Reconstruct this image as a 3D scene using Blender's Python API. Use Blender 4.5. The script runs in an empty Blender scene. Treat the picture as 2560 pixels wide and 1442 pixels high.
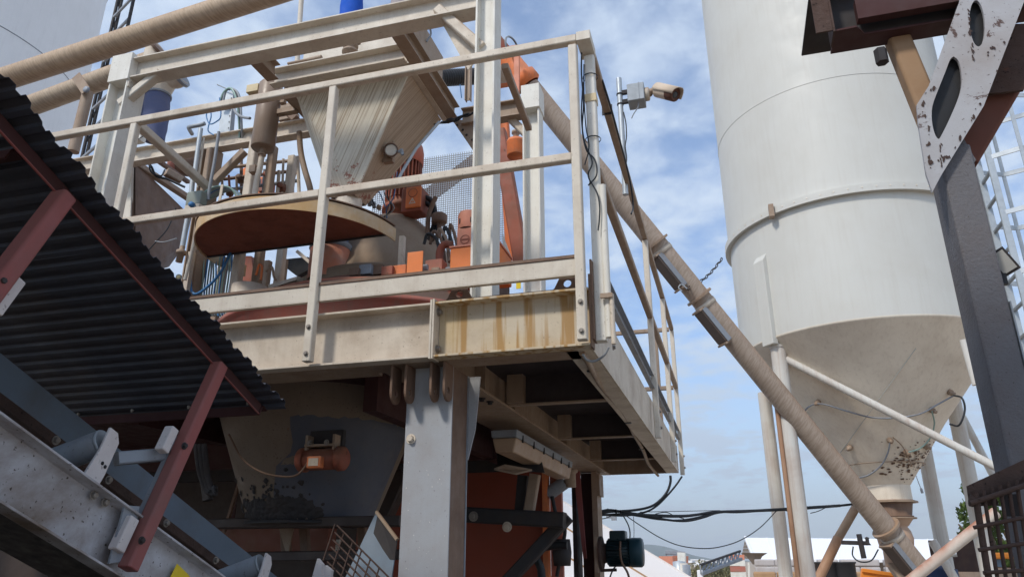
import bpy, math, random
from mathutils import Vector, Matrix, geometry
random.seed(7)
scn = bpy.context.scene
C = scn.collection
R = math.radians
# ---------------------------------------------------------------- camera
F = 1850.0; CX = 1280.0; CY = 721.0; PITCH = R(20.15); AZ = R(16.1)
CAM = Vector((0, 0, 1.6))
cd = bpy.data.cameras.new('camera'); cam = bpy.data.objects.new('camera', cd); C.objects.link(cam)
cd.sensor_width = 36; cd.lens = 36 * F / 2560; cd.clip_end = 6000; cd.clip_start = 0.05
cam.location = CAM; cam.rotation_euler = (math.pi / 2 + PITCH, 0, AZ)
scn.camera = cam

# ---------------------------------------------------------------- light
SUN_EL = R(47); SUN_DIR = Vector((-0.42, -0.80, 0)).normalized()
sd = bpy.data.lights.new('sun', 'SUN'); sun = bpy.data.objects.new('sun', sd); C.objects.link(sun)
sd.energy = 2.5; sd.angle = R(7); sd.color = (1.0, 0.93, 0.83)
sv = Vector((SUN_DIR.x * math.cos(SUN_EL), SUN_DIR.y * math.cos(SUN_EL), math.sin(SUN_EL)))
sun.rotation_euler = sv.to_track_quat('Z', 'Y').to_euler()
sun.location = (0, 0, 30)
world = bpy.data.worlds.new('World'); scn.world = world; world.use_nodes = True
wn = world.node_tree.nodes; wl = world.node_tree.links; wn.clear()
sky = wn.new('ShaderNodeTexSky'); sky.sky_type = 'NISHITA'; sky.sun_disc = False
sky.sun_elevation = SUN_EL; sky.sun_rotation = math.atan2(SUN_DIR.x, SUN_DIR.y)
sky.air_density = 1.0; sky.dust_density = 1.2; sky.ozone_density = 1.4
bg = wn.new('ShaderNodeBackground'); bg.inputs['Strength'].default_value = 0.15
out = wn.new('ShaderNodeOutputWorld')
tc = wn.new('ShaderNodeTexCoord'); sep = wn.new('ShaderNodeSeparateXYZ')
wl.new(tc.outputs['Generated'], sep.inputs[0])
def wmath(op, a, b=None, c=None, clamp=False):
    n = wn.new('ShaderNodeMath'); n.operation = op; n.use_clamp = clamp
    for i, v in enumerate((a, b, c)):
        if v is None: continue
        if isinstance(v, (int, float)): n.inputs[i].default_value = v
        else: wl.new(v, n.inputs[i])
    return n.outputs[0]
zc = wmath('ADD', wmath('MAXIMUM', sep.outputs[2], 0.0), 0.16)
comb = wn.new('ShaderNodeCombineXYZ')
wl.new(wmath('DIVIDE', sep.outputs[0], zc), comb.inputs[0]); wl.new(wmath('DIVIDE', sep.outputs[1], zc), comb.inputs[1])
def wnoise(scale, detail, rough, dist, w=0.0):
    n = wn.new('ShaderNodeTexNoise'); n.noise_dimensions = '4D'; n.inputs['W'].default_value = w
    n.inputs['Scale'].default_value = scale; n.inputs['Detail'].default_value = detail
    n.inputs['Roughness'].default_value = rough; n.inputs['Distortion'].default_value = dist
    wl.new(comb.outputs[0], n.inputs['Vector']); return n.outputs['Fac']
nn = wmath('ADD', wmath('MULTIPLY', wnoise(2.0, 3, .5, .3, 3.1), 0.50), wmath('MULTIPLY', wnoise(8.5, 6, .55, .25, 1.7), 0.50))
cov = wn.new('ShaderNodeMapRange'); cov.interpolation_type = 'SMOOTHSTEP'
cov.inputs[1].default_value = 0.38; cov.inputs[2].default_value = 0.60; wl.new(nn, cov.inputs[0])
hz = wn.new('ShaderNodeMapRange'); hz.inputs[1].default_value = 0.0; hz.inputs[2].default_value = 0.35
hz.inputs[3].default_value = 0.75; hz.inputs[4].default_value = 0.0; wl.new(sep.outputs[2], hz.inputs[0])
cfac = wmath('MAXIMUM', wmath('ADD', wmath('MULTIPLY', cov.outputs[0], 0.80), 0.14), hz.outputs[0])
ccol = wn.new('ShaderNodeMix'); ccol.data_type = 'RGBA'
wl.new(wmath('MULTIPLY', hz.outputs[0], 1.33), ccol.inputs[0])
ccol.inputs[6].default_value = (4.3, 5.05, 6.1, 1); ccol.inputs[7].default_value = (2.75, 3.55, 4.75, 1)
mx = wn.new('ShaderNodeMix'); mx.data_type = 'RGBA'
bl = wn.new('ShaderNodeMix'); bl.data_type = 'RGBA'; bl.blend_type = 'MULTIPLY'; bl.inputs[0].default_value = 1; wl.new(sky.outputs[0], bl.inputs[6]); bl.inputs[7].default_value = (1.0, 1.17, 1.34, 1)
wl.new(cfac, mx.inputs[0]); wl.new(bl.outputs[2], mx.inputs[6]); wl.new(ccol.outputs[2], mx.inputs[7])
wl.new(mx.outputs[2], bg.inputs['Color']); wl.new(bg.outputs[0], out.inputs[0])
vs = scn.view_settings; vs.view_transform = 'Standard'; vs.look = 'None'; vs.exposure = 0.12; vs.gamma = 1; vs.use_curve_mapping = False

# ---------------------------------------------------------------- place finding (real planes of the plant)
def ray(px, py):
    u = px - CX; w = CY - py
    up = w * math.cos(PITCH) + F * math.sin(PITCH); fw = F * math.cos(PITCH) - w * math.sin(PITCH)
    return Vector((-math.sin(AZ) * fw + math.cos(AZ) * u, math.cos(AZ) * fw + math.sin(AZ) * u, up))
def V(px, py, X=None, Y=None, Z=None, D=None):
    r = ray(px, py)
    if X is not None: t = X / r.x
    elif Y is not None: t = Y / r.y
    elif Z is not None: t = (Z - 1.6) / r.z
    else: t = D / math.hypot(r.x, r.y)
    return CAM + r * t

# ---------------------------------------------------------------- materials
MATS = {}
def lin(c): return tuple(c) + (1.0,)
def paint(name, base, dirt=(.16, .10, .06), amt=.45, scale=5, streak=0.0, dust=0.0, dustc=(.30, .19, .12),
          rust=0.0, rustc=(.20, .065, .02), rscale=14, rough=.6, bump=.15, bscale=60, metal=0.0, low=.45, high=.75, spot=0.0):
    if name in MATS: return MATS[name]
    m = bpy.data.materials.new(name); m.use_nodes = True; MATS[name] = m
    n = m.node_tree.nodes; l = m.node_tree.links; b = n['Principled BSDF']
    tcn = n.new('ShaderNodeTexCoord'); oc = tcn.outputs['Object']
    def noise(sc, det=5, ro=.6, mp=None, dist=0.0):
        t = n.new('ShaderNodeTexNoise'); t.inputs['Scale'].default_value = sc; t.inputs['Detail'].default_value = det
        t.inputs['Roughness'].default_value = ro; t.inputs['Distortion'].default_value = dist
        if mp:
            mm = n.new('ShaderNodeMapping'); mm.inputs['Scale'].default_value = mp; l.new(oc, mm.inputs[0]); l.new(mm.outputs[0], t.inputs['Vector'])
        else: l.new(oc, t.inputs['Vector'])
        return t.outputs['Fac']
    def rng(s, a, bb, c=0.0, d=1.0):
        r = n.new('ShaderNodeMapRange'); r.inputs[1].default_value = a; r.inputs[2].default_value = bb
        r.inputs[3].default_value = c; r.inputs[4].default_value = d; l.new(s, r.inputs[0]); return r.outputs[0]
    def mix(f, a, c):
        x = n.new('ShaderNodeMix'); x.data_type = 'RGBA'; l.new(f, x.inputs[0])
        if isinstance(a, tuple): x.inputs[6].default_value = lin(a)
        else: l.new(a, x.inputs[6])
        x.inputs[7].default_value = lin(c); return x.outputs[2]
    col = mix(rng(noise(scale * 6, 6, .7), .3, .75, 0, .35), base, tuple(.82 * v + .18 * w for v, w in zip(base, dirt)))
    col = mix(rng(noise(scale, 7, .65, dist=.3), low, high, 0, amt), col, dirt)
    if streak > 0:
        col = mix(rng(noise(1, 5, .6, (34, 34, 1.6)), .50, .72, 0, streak), col, dirt)
    if spot > 0:
        col = mix(rng(noise(95, 2, .5), .66, .72, 0, spot), col, tuple(.35 * v for v in dirt))
    if dust > 0:
        g = n.new('ShaderNodeNewGeometry'); s = n.new('ShaderNodeSeparateXYZ'); l.new(g.outputs['Normal'], s.inputs[0])
        mu = n.new('ShaderNodeMath'); mu.operation = 'MULTIPLY'; l.new(rng(s.outputs[2], -.1, .75, 0, dust), mu.inputs[0]); l.new(rng(noise(9, 4, .6), .25, .6, .35, 1), mu.inputs[1])
        col = mix(mu.outputs[0], col, dustc)
    rr = None
    if rust > 0:
        rr = rng(noise(rscale, 8, .72, dist=.4), 0.70 - rust * .25, 0.73 - rust * .25, 0, .92)
        col = mix(rr, col, rustc)
    l.new(col, b.inputs['Base Color'])
    b.inputs['Metallic'].default_value = metal
    l.new(rng(noise(scale * 3, 4), .3, .7, max(0, rough - .12), min(1, rough + .15)), b.inputs['Roughness'])
    b.inputs['Specular IOR Level'].default_value = .35
    if bump > 0:
        bp = n.new('ShaderNodeBump'); bp.inputs['Strength'].default_value = bump; bp.inputs['Distance'].default_value = .004
        l.new(noise(bscale, 5, .7), bp.inputs['Height']); l.new(bp.outputs[0], b.inputs['Normal'])
    return m
def spiral(name, base, dark, rough=.6):
    """screw tube: rolled brush marks wound round the pipe plus dust on top"""
    m = paint(name, base, dirt=dark, amt=.5, scale=3, dust=.75, dustc=(.36, .21, .12), rough=rough, rust=.1, rustc=(.22, .09, .03))
    n = m.node_tree.nodes; l = m.node_tree.links; b = n['Principled BSDF']
    uv = n.new('ShaderNodeTexCoord'); mp = n.new('ShaderNodeMapping'); mp.inputs['Scale'].default_value = (2.0, 28, 1)
    mp.inputs['Rotation'].default_value = (0, 0, 0)
    l.new(uv.outputs['UV'], mp.inputs[0])
    # v + k*u gives the winding
    s = n.new('ShaderNodeSeparateXYZ'); l.new(uv.outputs['UV'], s.inputs[0])
    a = n.new('ShaderNodeMath'); a.operation = 'MULTIPLY'; a.inputs[1].default_value = .36; l.new(s.outputs[0], a.inputs[0])
    c = n.new('ShaderNodeMath'); c.operation = 'ADD'; l.new(s.outputs[1], c.inputs[0]); l.new(a.outputs[0], c.inputs[1])
    k = n.new('ShaderNodeCombineXYZ'); l.new(c.outputs[0], k.inputs[0])
    d = n.new('ShaderNodeMath'); d.operation = 'MULTIPLY'; d.inputs[1].default_value = .13; l.new(s.outputs[0], d.inputs[0]); l.new(d.outputs[0], k.inputs[1])
    t = n.new('ShaderNodeTexNoise'); t.inputs['Scale'].default_value = 58; t.inputs['Detail'].default_value = 4; t.inputs['Distortion'].default_value = .35; l.new(k.outputs[0], t.inputs['Vector'])
    r = n.new('ShaderNodeMapRange'); r.inputs[1].default_value = .47; r.inputs[2].default_value = .56; r.inputs[4].default_value = .50; l.new(t.outputs['Fac'], r.inputs[0])
    old = b.inputs['Base Color'].links[0].from_socket
    x = n.new('ShaderNodeMix'); x.data_type = 'RGBA'; l.new(r.outputs[0], x.inputs[0]); l.new(old, x.inputs[6]); x.inputs[7].default_value = lin(dark)
    l.new(x.outputs[2], b.inputs['Base Color'])
    return m
def plain(name, base, rough=.5, metal=0.0, var=.25, spec=.4):
    return paint(name, base, dirt=tuple(v * .55 + .02 for v in base), amt=var, scale=8, rough=rough, metal=metal, bump=.08)
CREAM = paint('cream_paint', (.69, .62, .52), dirt=(.26, .17, .10), amt=.60, streak=.14, dust=.85, rust=.08, scale=4, spot=.5)
CREAM2 = paint('cream_paint_clean', (.70, .65, .56), dirt=(.30, .21, .14), amt=.42, streak=.16, dust=.8, rust=.06, scale=4, spot=.35)
WHITE = paint('offwhite_paint', (.78, .77, .71), dirt=(.38, .30, .22), amt=.35, streak=.14, dust=.5, rust=.05, scale=3, spot=.3)
TAN = paint('dusty_tan', (.36, .275, .205), dirt=(.22, .13, .08), amt=.6, streak=.35, dust=.6, rust=.08, spot=.4)
BROWN = paint('dusty_brown', (.20, .125, .085), dirt=(.09, .05, .035), amt=.7, streak=.3, rust=.15, rustc=(.16, .055, .02))
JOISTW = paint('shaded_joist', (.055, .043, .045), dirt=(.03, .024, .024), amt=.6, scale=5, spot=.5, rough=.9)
UNDER = paint('rusty_underside', (.105, .040, .025), dirt=(.045, .018, .012), amt=.8, scale=9, spot=.9, rough=.9, bump=.5, bscale=120, rust=.25, rustc=(.15, .06, .03))
DARKST = paint('dark_steel', (.035, .033, .036), dirt=(.07, .045, .03), amt=.5, rough=.7)
GREYST = paint('grey_steel', (.27, .30, .34), dirt=(.16, .12, .10), amt=.45, scale=4, streak=.2, rough=.5, spot=.5, rust=.08)
BLUEST = paint('blue_grey_plate', (.16, .21, .27), dirt=(.12, .10, .085), amt=.55, scale=3, rough=.7)
COLGREY = paint('column_grey', (.37, .39, .42), dirt=(.25, .19, .15), amt=.5, scale=2.2, streak=.08, rough=.5, spot=.4, rust=.06)
BEAMGREY = paint('conveyor_beam', (.52, .53, .57), dirt=(.15, .10, .065), amt=.95, scale=3.6, rough=.55, spot=.95, rust=.12, low=.40, high=.68)
REDP = paint('red_primer', (.29, .085, .08), dirt=(.15, .10, .09), amt=.65, dust=.5, dustc=(.22, .15, .12), rough=.65)
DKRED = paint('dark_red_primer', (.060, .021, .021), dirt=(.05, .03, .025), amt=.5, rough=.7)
WOODW = paint('white_clamp_block', (.62, .58, .57), dirt=(.38, .30, .28), amt=.4, rough=.8, spot=.5)
CORR = paint('corrugated_sheet', (.045, .050, .068), dirt=(.075, .058, .052), amt=.6, scale=3, rough=.6, spot=.4)
ORANGE = paint('orange_paint', (.80, .21, .06), dirt=(.32, .15, .09), amt=.8, scale=5, dust=.7, dustc=(.34, .18, .12), streak=.3, rust=.22, rustc=(.10, .06, .045))
ORANGE2 = paint('faded_orange_paint', (.66, .25, .16), dirt=(.42, .20, .13), amt=.7, scale=7, dust=.6, dustc=(.40, .22, .15), streak=.3)
ORRUST = paint('rusty_orange_paint', (.32, .085, .05), dirt=(.16, .09, .06), amt=.9, scale=6, dust=.85, dustc=(.26, .14, .09), streak=.4, rust=.2, rustc=(.08, .05, .035))
PANRED = paint('worn_mixer_red', (.46, .14, .10), dirt=(.30, .20, .16), amt=.8, scale=4, dust=.6, dustc=(.12, .09, .07), streak=.5, rust=.12, rustc=(.10, .06, .045))
LIDM = paint('mixer_lid_paint', (.11, .08, .065), dirt=(.52, .13, .06), amt=.85, scale=5, rough=.85, low=.52, high=.66)
HOUSE = paint('dusty_gear_housing', (.30, .235, .175), dirt=(.17, .11, .075), amt=.55, scale=4, streak=.25, rough=.85, dust=.3)
SILO = paint('silo_white', (.585, .585, .55), dirt=(.42, .38, .32), amt=.22, scale=1.6, streak=.16, rough=.5, bump=.03)
SILOB = paint('silo_grey_white', (.86, .86, .86), dirt=(.40, .40, .40), amt=.12, scale=1.2, streak=.10, rough=.5, bump=.03)
SILOC = paint('silo_cone_white', (.80, .73, .62), dirt=(.33, .24, .17), amt=.35, scale=1.6, streak=.20, rough=.55, bump=.05)
SILOLEG = paint('silo_leg_white', (.62, .61, .57), dirt=(.34, .20, .13), amt=.45, scale=1.6, streak=.35, rough=.55, rust=.05)
GALV = paint('galvanised', (.46, .50, .53), dirt=(.28, .30, .31), amt=.5, scale=14, rough=.42, metal=.35, bump=.04)
GALVD = paint('galvanised_dull', (.30, .33, .36), dirt=(.18, .19, .20), amt=.5, scale=14, rough=.5, metal=.2, bump=.04)
STAIN = paint('fairing', (.62, .60, .55), dirt=(.45, .40, .33), amt=.3)
BLACK = plain('black_rubber', (.018, .018, .020), .5)
CABLE = plain('black_cable', (.022, .026, .032), .45)
HOSEG = plain('pale_green_hose', (.27, .40, .36), .4)
HOSEB = plain('blue_hose', (.05, .19, .42), .4)
HOSEW = plain('grey_hose', (.30, .32, .34), .5)
SLEEVE = paint('dusty_blue_fabric', (.105, .125, .23), dirt=(.19, .17, .20), amt=.5, scale=6, rough=.95, bump=.5, bscale=25)
BLUEF = paint('bright_blue_fabric', (.010, .095, .52), dirt=(.02, .07, .3), amt=.3, rough=.8, bump=.4, bscale=15)
GREEN = plain('dark_green_enamel', (.008, .026, .033), .35)
BOLT = plain('bolt_steel', (.30, .27, .24), .5, .5)
RUSTY = paint('rusty_brown_steel', (.085, .052, .042), dirt=(.035, .025, .022), amt=.8, scale=8, rough=.85, bump=.8, bscale=90, spot=.8, rust=.2, rustc=(.13, .05, .03))
PEEL = paint('peeling_white_over_rust', (.42, .43, .46), dirt=(.26, .21, .18), amt=.55, scale=3, rough=.6, rust=.43, rustc=(.075, .035, .025), rscale=8, bump=.35, bscale=22, spot=.7)
RCOL = paint('pitted_column', (.15, .15, .165), dirt=(.115, .07, .045), amt=.6, scale=2.5, rough=.75, bump=1.0, bscale=85, spot=.55)
CORTEN = paint('brown_arm', (.34, .22, .13), dirt=(.24, .10, .06), amt=.5, scale=4, rough=.8)
CORTR = paint('red_brown_arm', (.17, .065, .045), dirt=(.10, .05, .04), amt=.5, scale=4, rough=.8)
GLASS = plain('lamp_lens', (.42, .42, .40), .3)
YEL = plain('yellow_film', (.75, .55, .02), .6)
YELB = plain('beige_plastic', (.62, .50, .30), .5)
GROUND = paint('yard_ground', (.40, .32, .24), dirt=(.24, .18, .13), amt=.7, scale=.5, rough=.95)
ROOFP = paint('pale_roof_panel', (.78, .74, .71), dirt=(.66, .55, .50), amt=.3, scale=.4, rough=.5)
ROOFW = paint('white_roof_sheet', (.84, .85, .87), dirt=(.70, .70, .70), amt=.2, scale=.4, rough=.5)
WRAP = paint('wrapped_stock', (.47, .44, .43), dirt=(.30, .22, .17), amt=.7, scale=1.3, rough=.5, bump=.6, bscale=8)
BRICKP = paint('clay_stock', (.42, .26, .14), dirt=(.28, .17, .10), amt=.7, scale=2, rough=.9)
GABLE = paint('brown_cladding', (.24, .19, .15), dirt=(.12, .10, .08), amt=.5, scale=1, rough=.8)
BRIGHTO = paint('bright_orange', (.85, .27, .03), dirt=(.6, .2, .05), amt=.3)
LEAF = paint('leaf_green', (.07, .12, .025), dirt=(.13, .15, .03), amt=.8, scale=1.0, rough=.8)
SCRUB = paint('dry_scrub', (.22, .20, .09), dirt=(.10, .13, .05), amt=.8, scale=.3, rough=.95)
HILLM = paint('wooded_hill', (.045, .085, .075), dirt=(.06, .07, .05), amt=.5, scale=.02, rough=1.0)
BARK = plain('bark', (.12, .08, .05), .9)
SCREW = spiral('screw_tube_tan', (.43, .35, .285), (.27, .205, .155))
SCREWT = spiral('screw_tube_gold', (.50, .38, .265), (.30, .215, .145))
SCREWL = spiral('screw_tube_pale', (.50, .40, .29), (.29, .215, .15))
# special: front beam with yellow stains running down under the flange
def stained():
    m = paint('stained_beam_web', (.60, .53, .41), dirt=(.30, .20, .12), amt=.5, scale=5, dust=.8, spot=.5, rough=.6)
    n = m.node_tree.nodes; l = m.node_tree.links; b = n['Principled BSDF']
    t = n.new('ShaderNodeTexCoord'); mp = n.new('ShaderNodeMapping'); mp.inputs['Scale'].default_value = (30, 30, 1.5); l.new(t.outputs['Object'], mp.inputs[0])
    no = n.new('ShaderNodeTexNoise'); no.inputs['Scale'].default_value = 1; no.inputs['Detail'].default_value = 4; l.new(mp.outputs[0], no.inputs['Vector'])
    r = n.new('ShaderNodeMapRange'); r.inputs[1].default_value = .49; r.inputs[2].default_value = .60; r.inputs[4].default_value = .85; l.new(no.outputs['Fac'], r.inputs[0])
    n2 = n.new('ShaderNodeTexNoise'); n2.inputs['Scale'].default_value = 3.5; l.new(t.outputs['Object'], n2.inputs['Vector'])
    r2 = n.new('ShaderNodeMapRange'); r2.inputs[1].default_value = .42; r2.inputs[2].default_value = .7; r2.inputs[4].default_value = .55; l.new(n2.outputs['Fac'], r2.inputs[0])
    old = b.inputs['Base Color'].links[0].from_socket
    x = n.new('ShaderNodeMix'); x.data_type = 'RGBA'; l.new(r2.outputs[0], x.inputs[0]); l.new(old, x.inputs[6]); x.inputs[7].default_value = (.58, .42, .18, 1)
    y = n.new('ShaderNodeMix'); y.data_type = 'RGBA'; l.new(r.outputs[0], y.inputs[0]); l.new(x.outputs[2], y.inputs[6]); y.inputs[7].default_value = (.36, .20, .055, 1)
    l.new(y.outputs[2], b.inputs['Base Color']); return m
STAINED = stained()
# hopper: dry drips down the sheet and rust breaking out near the outlet (object z runs from rim to outlet)
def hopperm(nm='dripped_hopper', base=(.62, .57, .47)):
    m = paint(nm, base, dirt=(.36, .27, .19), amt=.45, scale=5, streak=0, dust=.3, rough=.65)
    n = m.node_tree.nodes; l = m.node_tree.links; b = n['Principled BSDF']
    t = n.new('ShaderNodeTexCoord'); s = n.new('ShaderNodeSeparateXYZ'); l.new(t.outputs['Object'], s.inputs[0])
    mp = n.new('ShaderNodeMapping'); mp.inputs['Scale'].default_value = (64, 1.1, 1); l.new(t.outputs['UV'], mp.inputs[0])
    no = n.new('ShaderNodeTexNoise'); no.inputs['Scale'].default_value = 1; no.inputs['Detail'].default_value = 3; no.inputs['Distortion'].default_value = .4; l.new(mp.outputs[0], no.inputs['Vector'])
    r = n.new('ShaderNodeMapRange'); r.inputs[1].default_value = .47; r.inputs[2].default_value = .62; r.inputs[4].default_value = .68; l.new(no.outputs['Fac'], r.inputs[0])
    old = b.inputs['Base Color'].links[0].from_socket
    x = n.new('ShaderNodeMix'); x.data_type = 'RGBA'; l.new(r.outputs[0], x.inputs[0]); l.new(old, x.inputs[6]); x.inputs[7].default_value = (.28, .20, .13, 1)
    n2 = n.new('ShaderNodeTexNoise'); n2.inputs['Scale'].default_value = 26; n2.inputs['Detail'].default_value = 9; n2.inputs['Roughness'].default_value = .75; l.new(t.outputs['Object'], n2.inputs['Vector'])
    zr = n.new('ShaderNodeMapRange'); zr.inputs[1].default_value = -.22; zr.inputs[2].default_value = -.60; zr.inputs[3].default_value = -.14; zr.inputs[4].default_value = .045; l.new(s.outputs[2], zr.inputs[0])
    ad = n.new('ShaderNodeMath'); ad.operation = 'ADD'; l.new(n2.outputs['Fac'], ad.inputs[0]); l.new(zr.outputs[0], ad.inputs[1])
    r3 = n.new('ShaderNodeMapRange'); r3.inputs[1].default_value = .560; r3.inputs[2].default_value = .585; r3.inputs[4].default_value = .9; l.new(ad.outputs[0], r3.inputs[0])
    y = n.new('ShaderNodeMix'); y.data_type = 'RGBA'; l.new(r3.outputs[0], y.inputs[0]); l.new(x.outputs[2], y.inputs[6]); y.inputs[7].default_value = (.27, .09, .055, 1)
    l.new(y.outputs[2], b.inputs['Base Color']); return m
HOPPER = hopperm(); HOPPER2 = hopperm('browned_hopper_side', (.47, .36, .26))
HOTOR = paint('clean_orange', (.80, .22, .055), dirt=(.45, .18, .09), amt=.4, scale=4, dust=.5, dustc=(.40, .22, .14))
def cone_rust():
    m = paint('silo_cone_rusty', (.60, .56, .49), dirt=(.33, .24, .17), amt=.35, scale=1.6, streak=.20, rough=.55)
    return m

# ---------------------------------------------------------------- mesh builder
class MB:
    def __init__(s): s.v = []; s.f = []; s.sm = []; s.uv = {}
    def add(s, vs, fs, smooth=False, uvs=None):
        o = len(s.v); s.v += [Vector(p) for p in vs]
        for i, f in enumerate(fs):
            if uvs: s.uv[len(s.f)] = uvs[i]
            s.f.append([k + o for k in f]); s.sm.append(smooth)
        return s
    def box(s, a, b):
        x0, x1 = sorted((a[0], b[0])); y0, y1 = sorted((a[1], b[1])); z0, z1 = sorted((a[2], b[2]))
        vs = [(x, y, z) for z in (z0, z1) for y in (y0, y1) for x in (x0, x1)]
        return s.add(vs, [(0, 2, 3, 1), (4, 5, 7, 6), (0, 1, 5, 4), (2, 6, 7, 3), (0, 4, 6, 2), (1, 3, 7, 5)])
    def prof(s, p0, p1, poly, up=(0, 0, 1)):
        """extrude 2D polygon (side, up) from p0 to p1"""
        p0, p1 = Vector(p0), Vector(p1); d = (p1 - p0).normalized(); up = Vector(up)
        if abs(d.dot(up)) > .99: up = Vector((0, 1, 0))
        sd_ = d.cross(up).normalized(); u = sd_.cross(d).normalized(); n = len(poly)
        vs = [p0 + sd_ * a + u * b for a, b in poly] + [p1 + sd_ * a + u * b for a, b in poly]
        fs = [(i, (i + 1) % n, n + (i + 1) % n, n + i) for i in range(n)] + [tuple(range(n - 1, -1, -1)), tuple(range(n, 2 * n))]
        return s.add(vs, fs)
    def quad(s, q, n=1):
        return s.add(q, [(0, 1, 2, 3)], False, [[(0, 0), (1, 0), (1, 1), (0, 1)]])
    def bar(s, p0, p1, w, h=None, up=(0, 0, 1)):
        h = w if h is None else h
        c = min(w, h) * .12
        return s.prof(p0, p1, [(-w/2+c, -h/2), (w/2-c, -h/2), (w/2, -h/2+c), (w/2, h/2-c), (w/2-c, h/2), (-w/2+c, h/2), (-w/2, h/2-c), (-w/2, -h/2+c)], up)
    def ibeam(s, p0, p1, w, h, t=.008, up=(0, 0, 1)):
        a, b, q = w/2, h/2, t/2
        return s.prof(p0, p1, [(-a, -b), (a, -b), (a, -b+t), (q, -b+t), (q, b-t), (a, b-t), (a, b), (-a, b), (-a, b-t), (-q, b-t), (-q, -b+t), (-a, -b+t)], up)
    def chan(s, p0, p1, w, h, t=.008, up=(0, 0, 1), flip=1):
        """C channel: web at -side (flip=1), open to +side"""
        a, b = w/2, h/2
        pl = [(-a, -b), (a, -b), (a, -b+t), (-a+t, -b+t), (-a+t, b-t), (a, b-t), (a, b), (-a, b)]
        if flip < 0: pl = [(-x, y) for x, y in reversed(pl)]
        return s.prof(p0, p1, pl, up)
    def angle(s, p0, p1, w, h, t=.006, up=(0, 0, 1), flip=1):
        pl = [(0, 0), (w, 0), (w, t), (t, t), (t, h), (0, h)]
        if flip < 0: pl = [(-x, y) for x, y in reversed(pl)]
        return s.prof(p0, p1, pl, up)
    def tube(s, pts, r, n=14, caps=True, smooth=True):
        pts = [Vector(p) for p in pts]; rs = r if isinstance(r, (list, tuple)) else [r] * len(pts)
        d0 = (pts[1] - pts[0]).normalized(); ref = Vector((0, 0, 1)) if abs(d0.z) < .9 else Vector((0, 1, 0))
        side = d0.cross(ref).normalized(); vs = []; L = 0; Ls = []
        for i, p in enumerate(pts):
            d = (pts[min(i + 1, len(pts) - 1)] - pts[max(i - 1, 0)]).normalized()
            side = (side - d * side.dot(d)).normalized(); u = side.cross(d)
            if i: L += (p - pts[i - 1]).length
            Ls.append(L)
            for k in range(n):
                a = 2 * math.pi * k / n; vs.append(p + (side * math.cos(a) + u * math.sin(a)) * rs[i])
        fs = []; uvs = []; per = 2 * math.pi * max(rs)
        for i in range(len(pts) - 1):
            for k in range(n):
                k2 = (k + 1) % n; fs.append((i*n+k, i*n+k2, (i+1)*n+k2, (i+1)*n+k))
                uvs.append([(k/n*per, Ls[i]), ((k+1)/n*per, Ls[i]), ((k+1)/n*per, Ls[i+1]), (k/n*per, Ls[i+1])])
        s.add(vs, fs, smooth, uvs)
        if caps:
            m = len(pts) - 1
            s.add(vs[:n], [tuple(range(n - 1, -1, -1))]); s.add(vs[m*n:], [tuple(range(n))])
        return s
    def lathe(s, org, prof, axis=(0, 0, 1), n=32, smooth=True, a0=0.0, a1=2 * math.pi):
        """prof: list of (radius, height) along axis"""
        org = Vector(org); ax = Vector(axis).normalized(); ref = Vector((0, 1, 0)) if abs(ax.z) > .9 else Vector((0, 0, 1))
        sx = ref.cross(ax).normalized(); sy = ax.cross(sx); full = abs(a1 - a0) > 6.28; m = n if full else n + 1
        vs = []
        for r, h in prof:
            for k in range(m):
                a = a0 + (a1 - a0) * k / n; vs.append(org + ax * h + (sx * math.cos(a) + sy * math.sin(a)) * r)
        fs = []
        for i in range(len(prof) - 1):
            for k in range(n):
                k2 = (k + 1) % m if full else k + 1
                fs.append((i*m+k, i*m+k2, (i+1)*m+k2, (i+1)*m+k))
        return s.add(vs, fs, smooth)
    def plate(s, pts, th, holes=()):
        """flat plate from a planar outline (3D points), thickness vector th, with holes"""
        pts = [Vector(p) for p in pts]; th = Vector(th); loops = [pts] + [[Vector(q) for q in h] for h in holes]
        flat = [p for l in loops for p in l]; tris = geometry.tessellate_polygon(loops); n = len(flat)
        vs = flat + [p + th for p in flat]
        fs = [tuple(t) for t in tris] + [tuple(k + n for k in reversed(t)) for t in tris]
        o = 0
        for l in loops:
            m = len(l); fs += [(o+i, o+(i+1) % m, n+o+(i+1) % m, n+o+i) for i in range(m)]; o += m
        return s.add(vs, fs)
    def hexa(s, p8):
        return s.add(p8, [(0, 3, 2, 1), (4, 5, 6, 7), (0, 1, 5, 4), (1, 2, 6, 5), (2, 3, 7, 6), (3, 0, 4, 7)])
def root_of(o):
    while o.parent: o = o.parent
    return o
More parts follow.
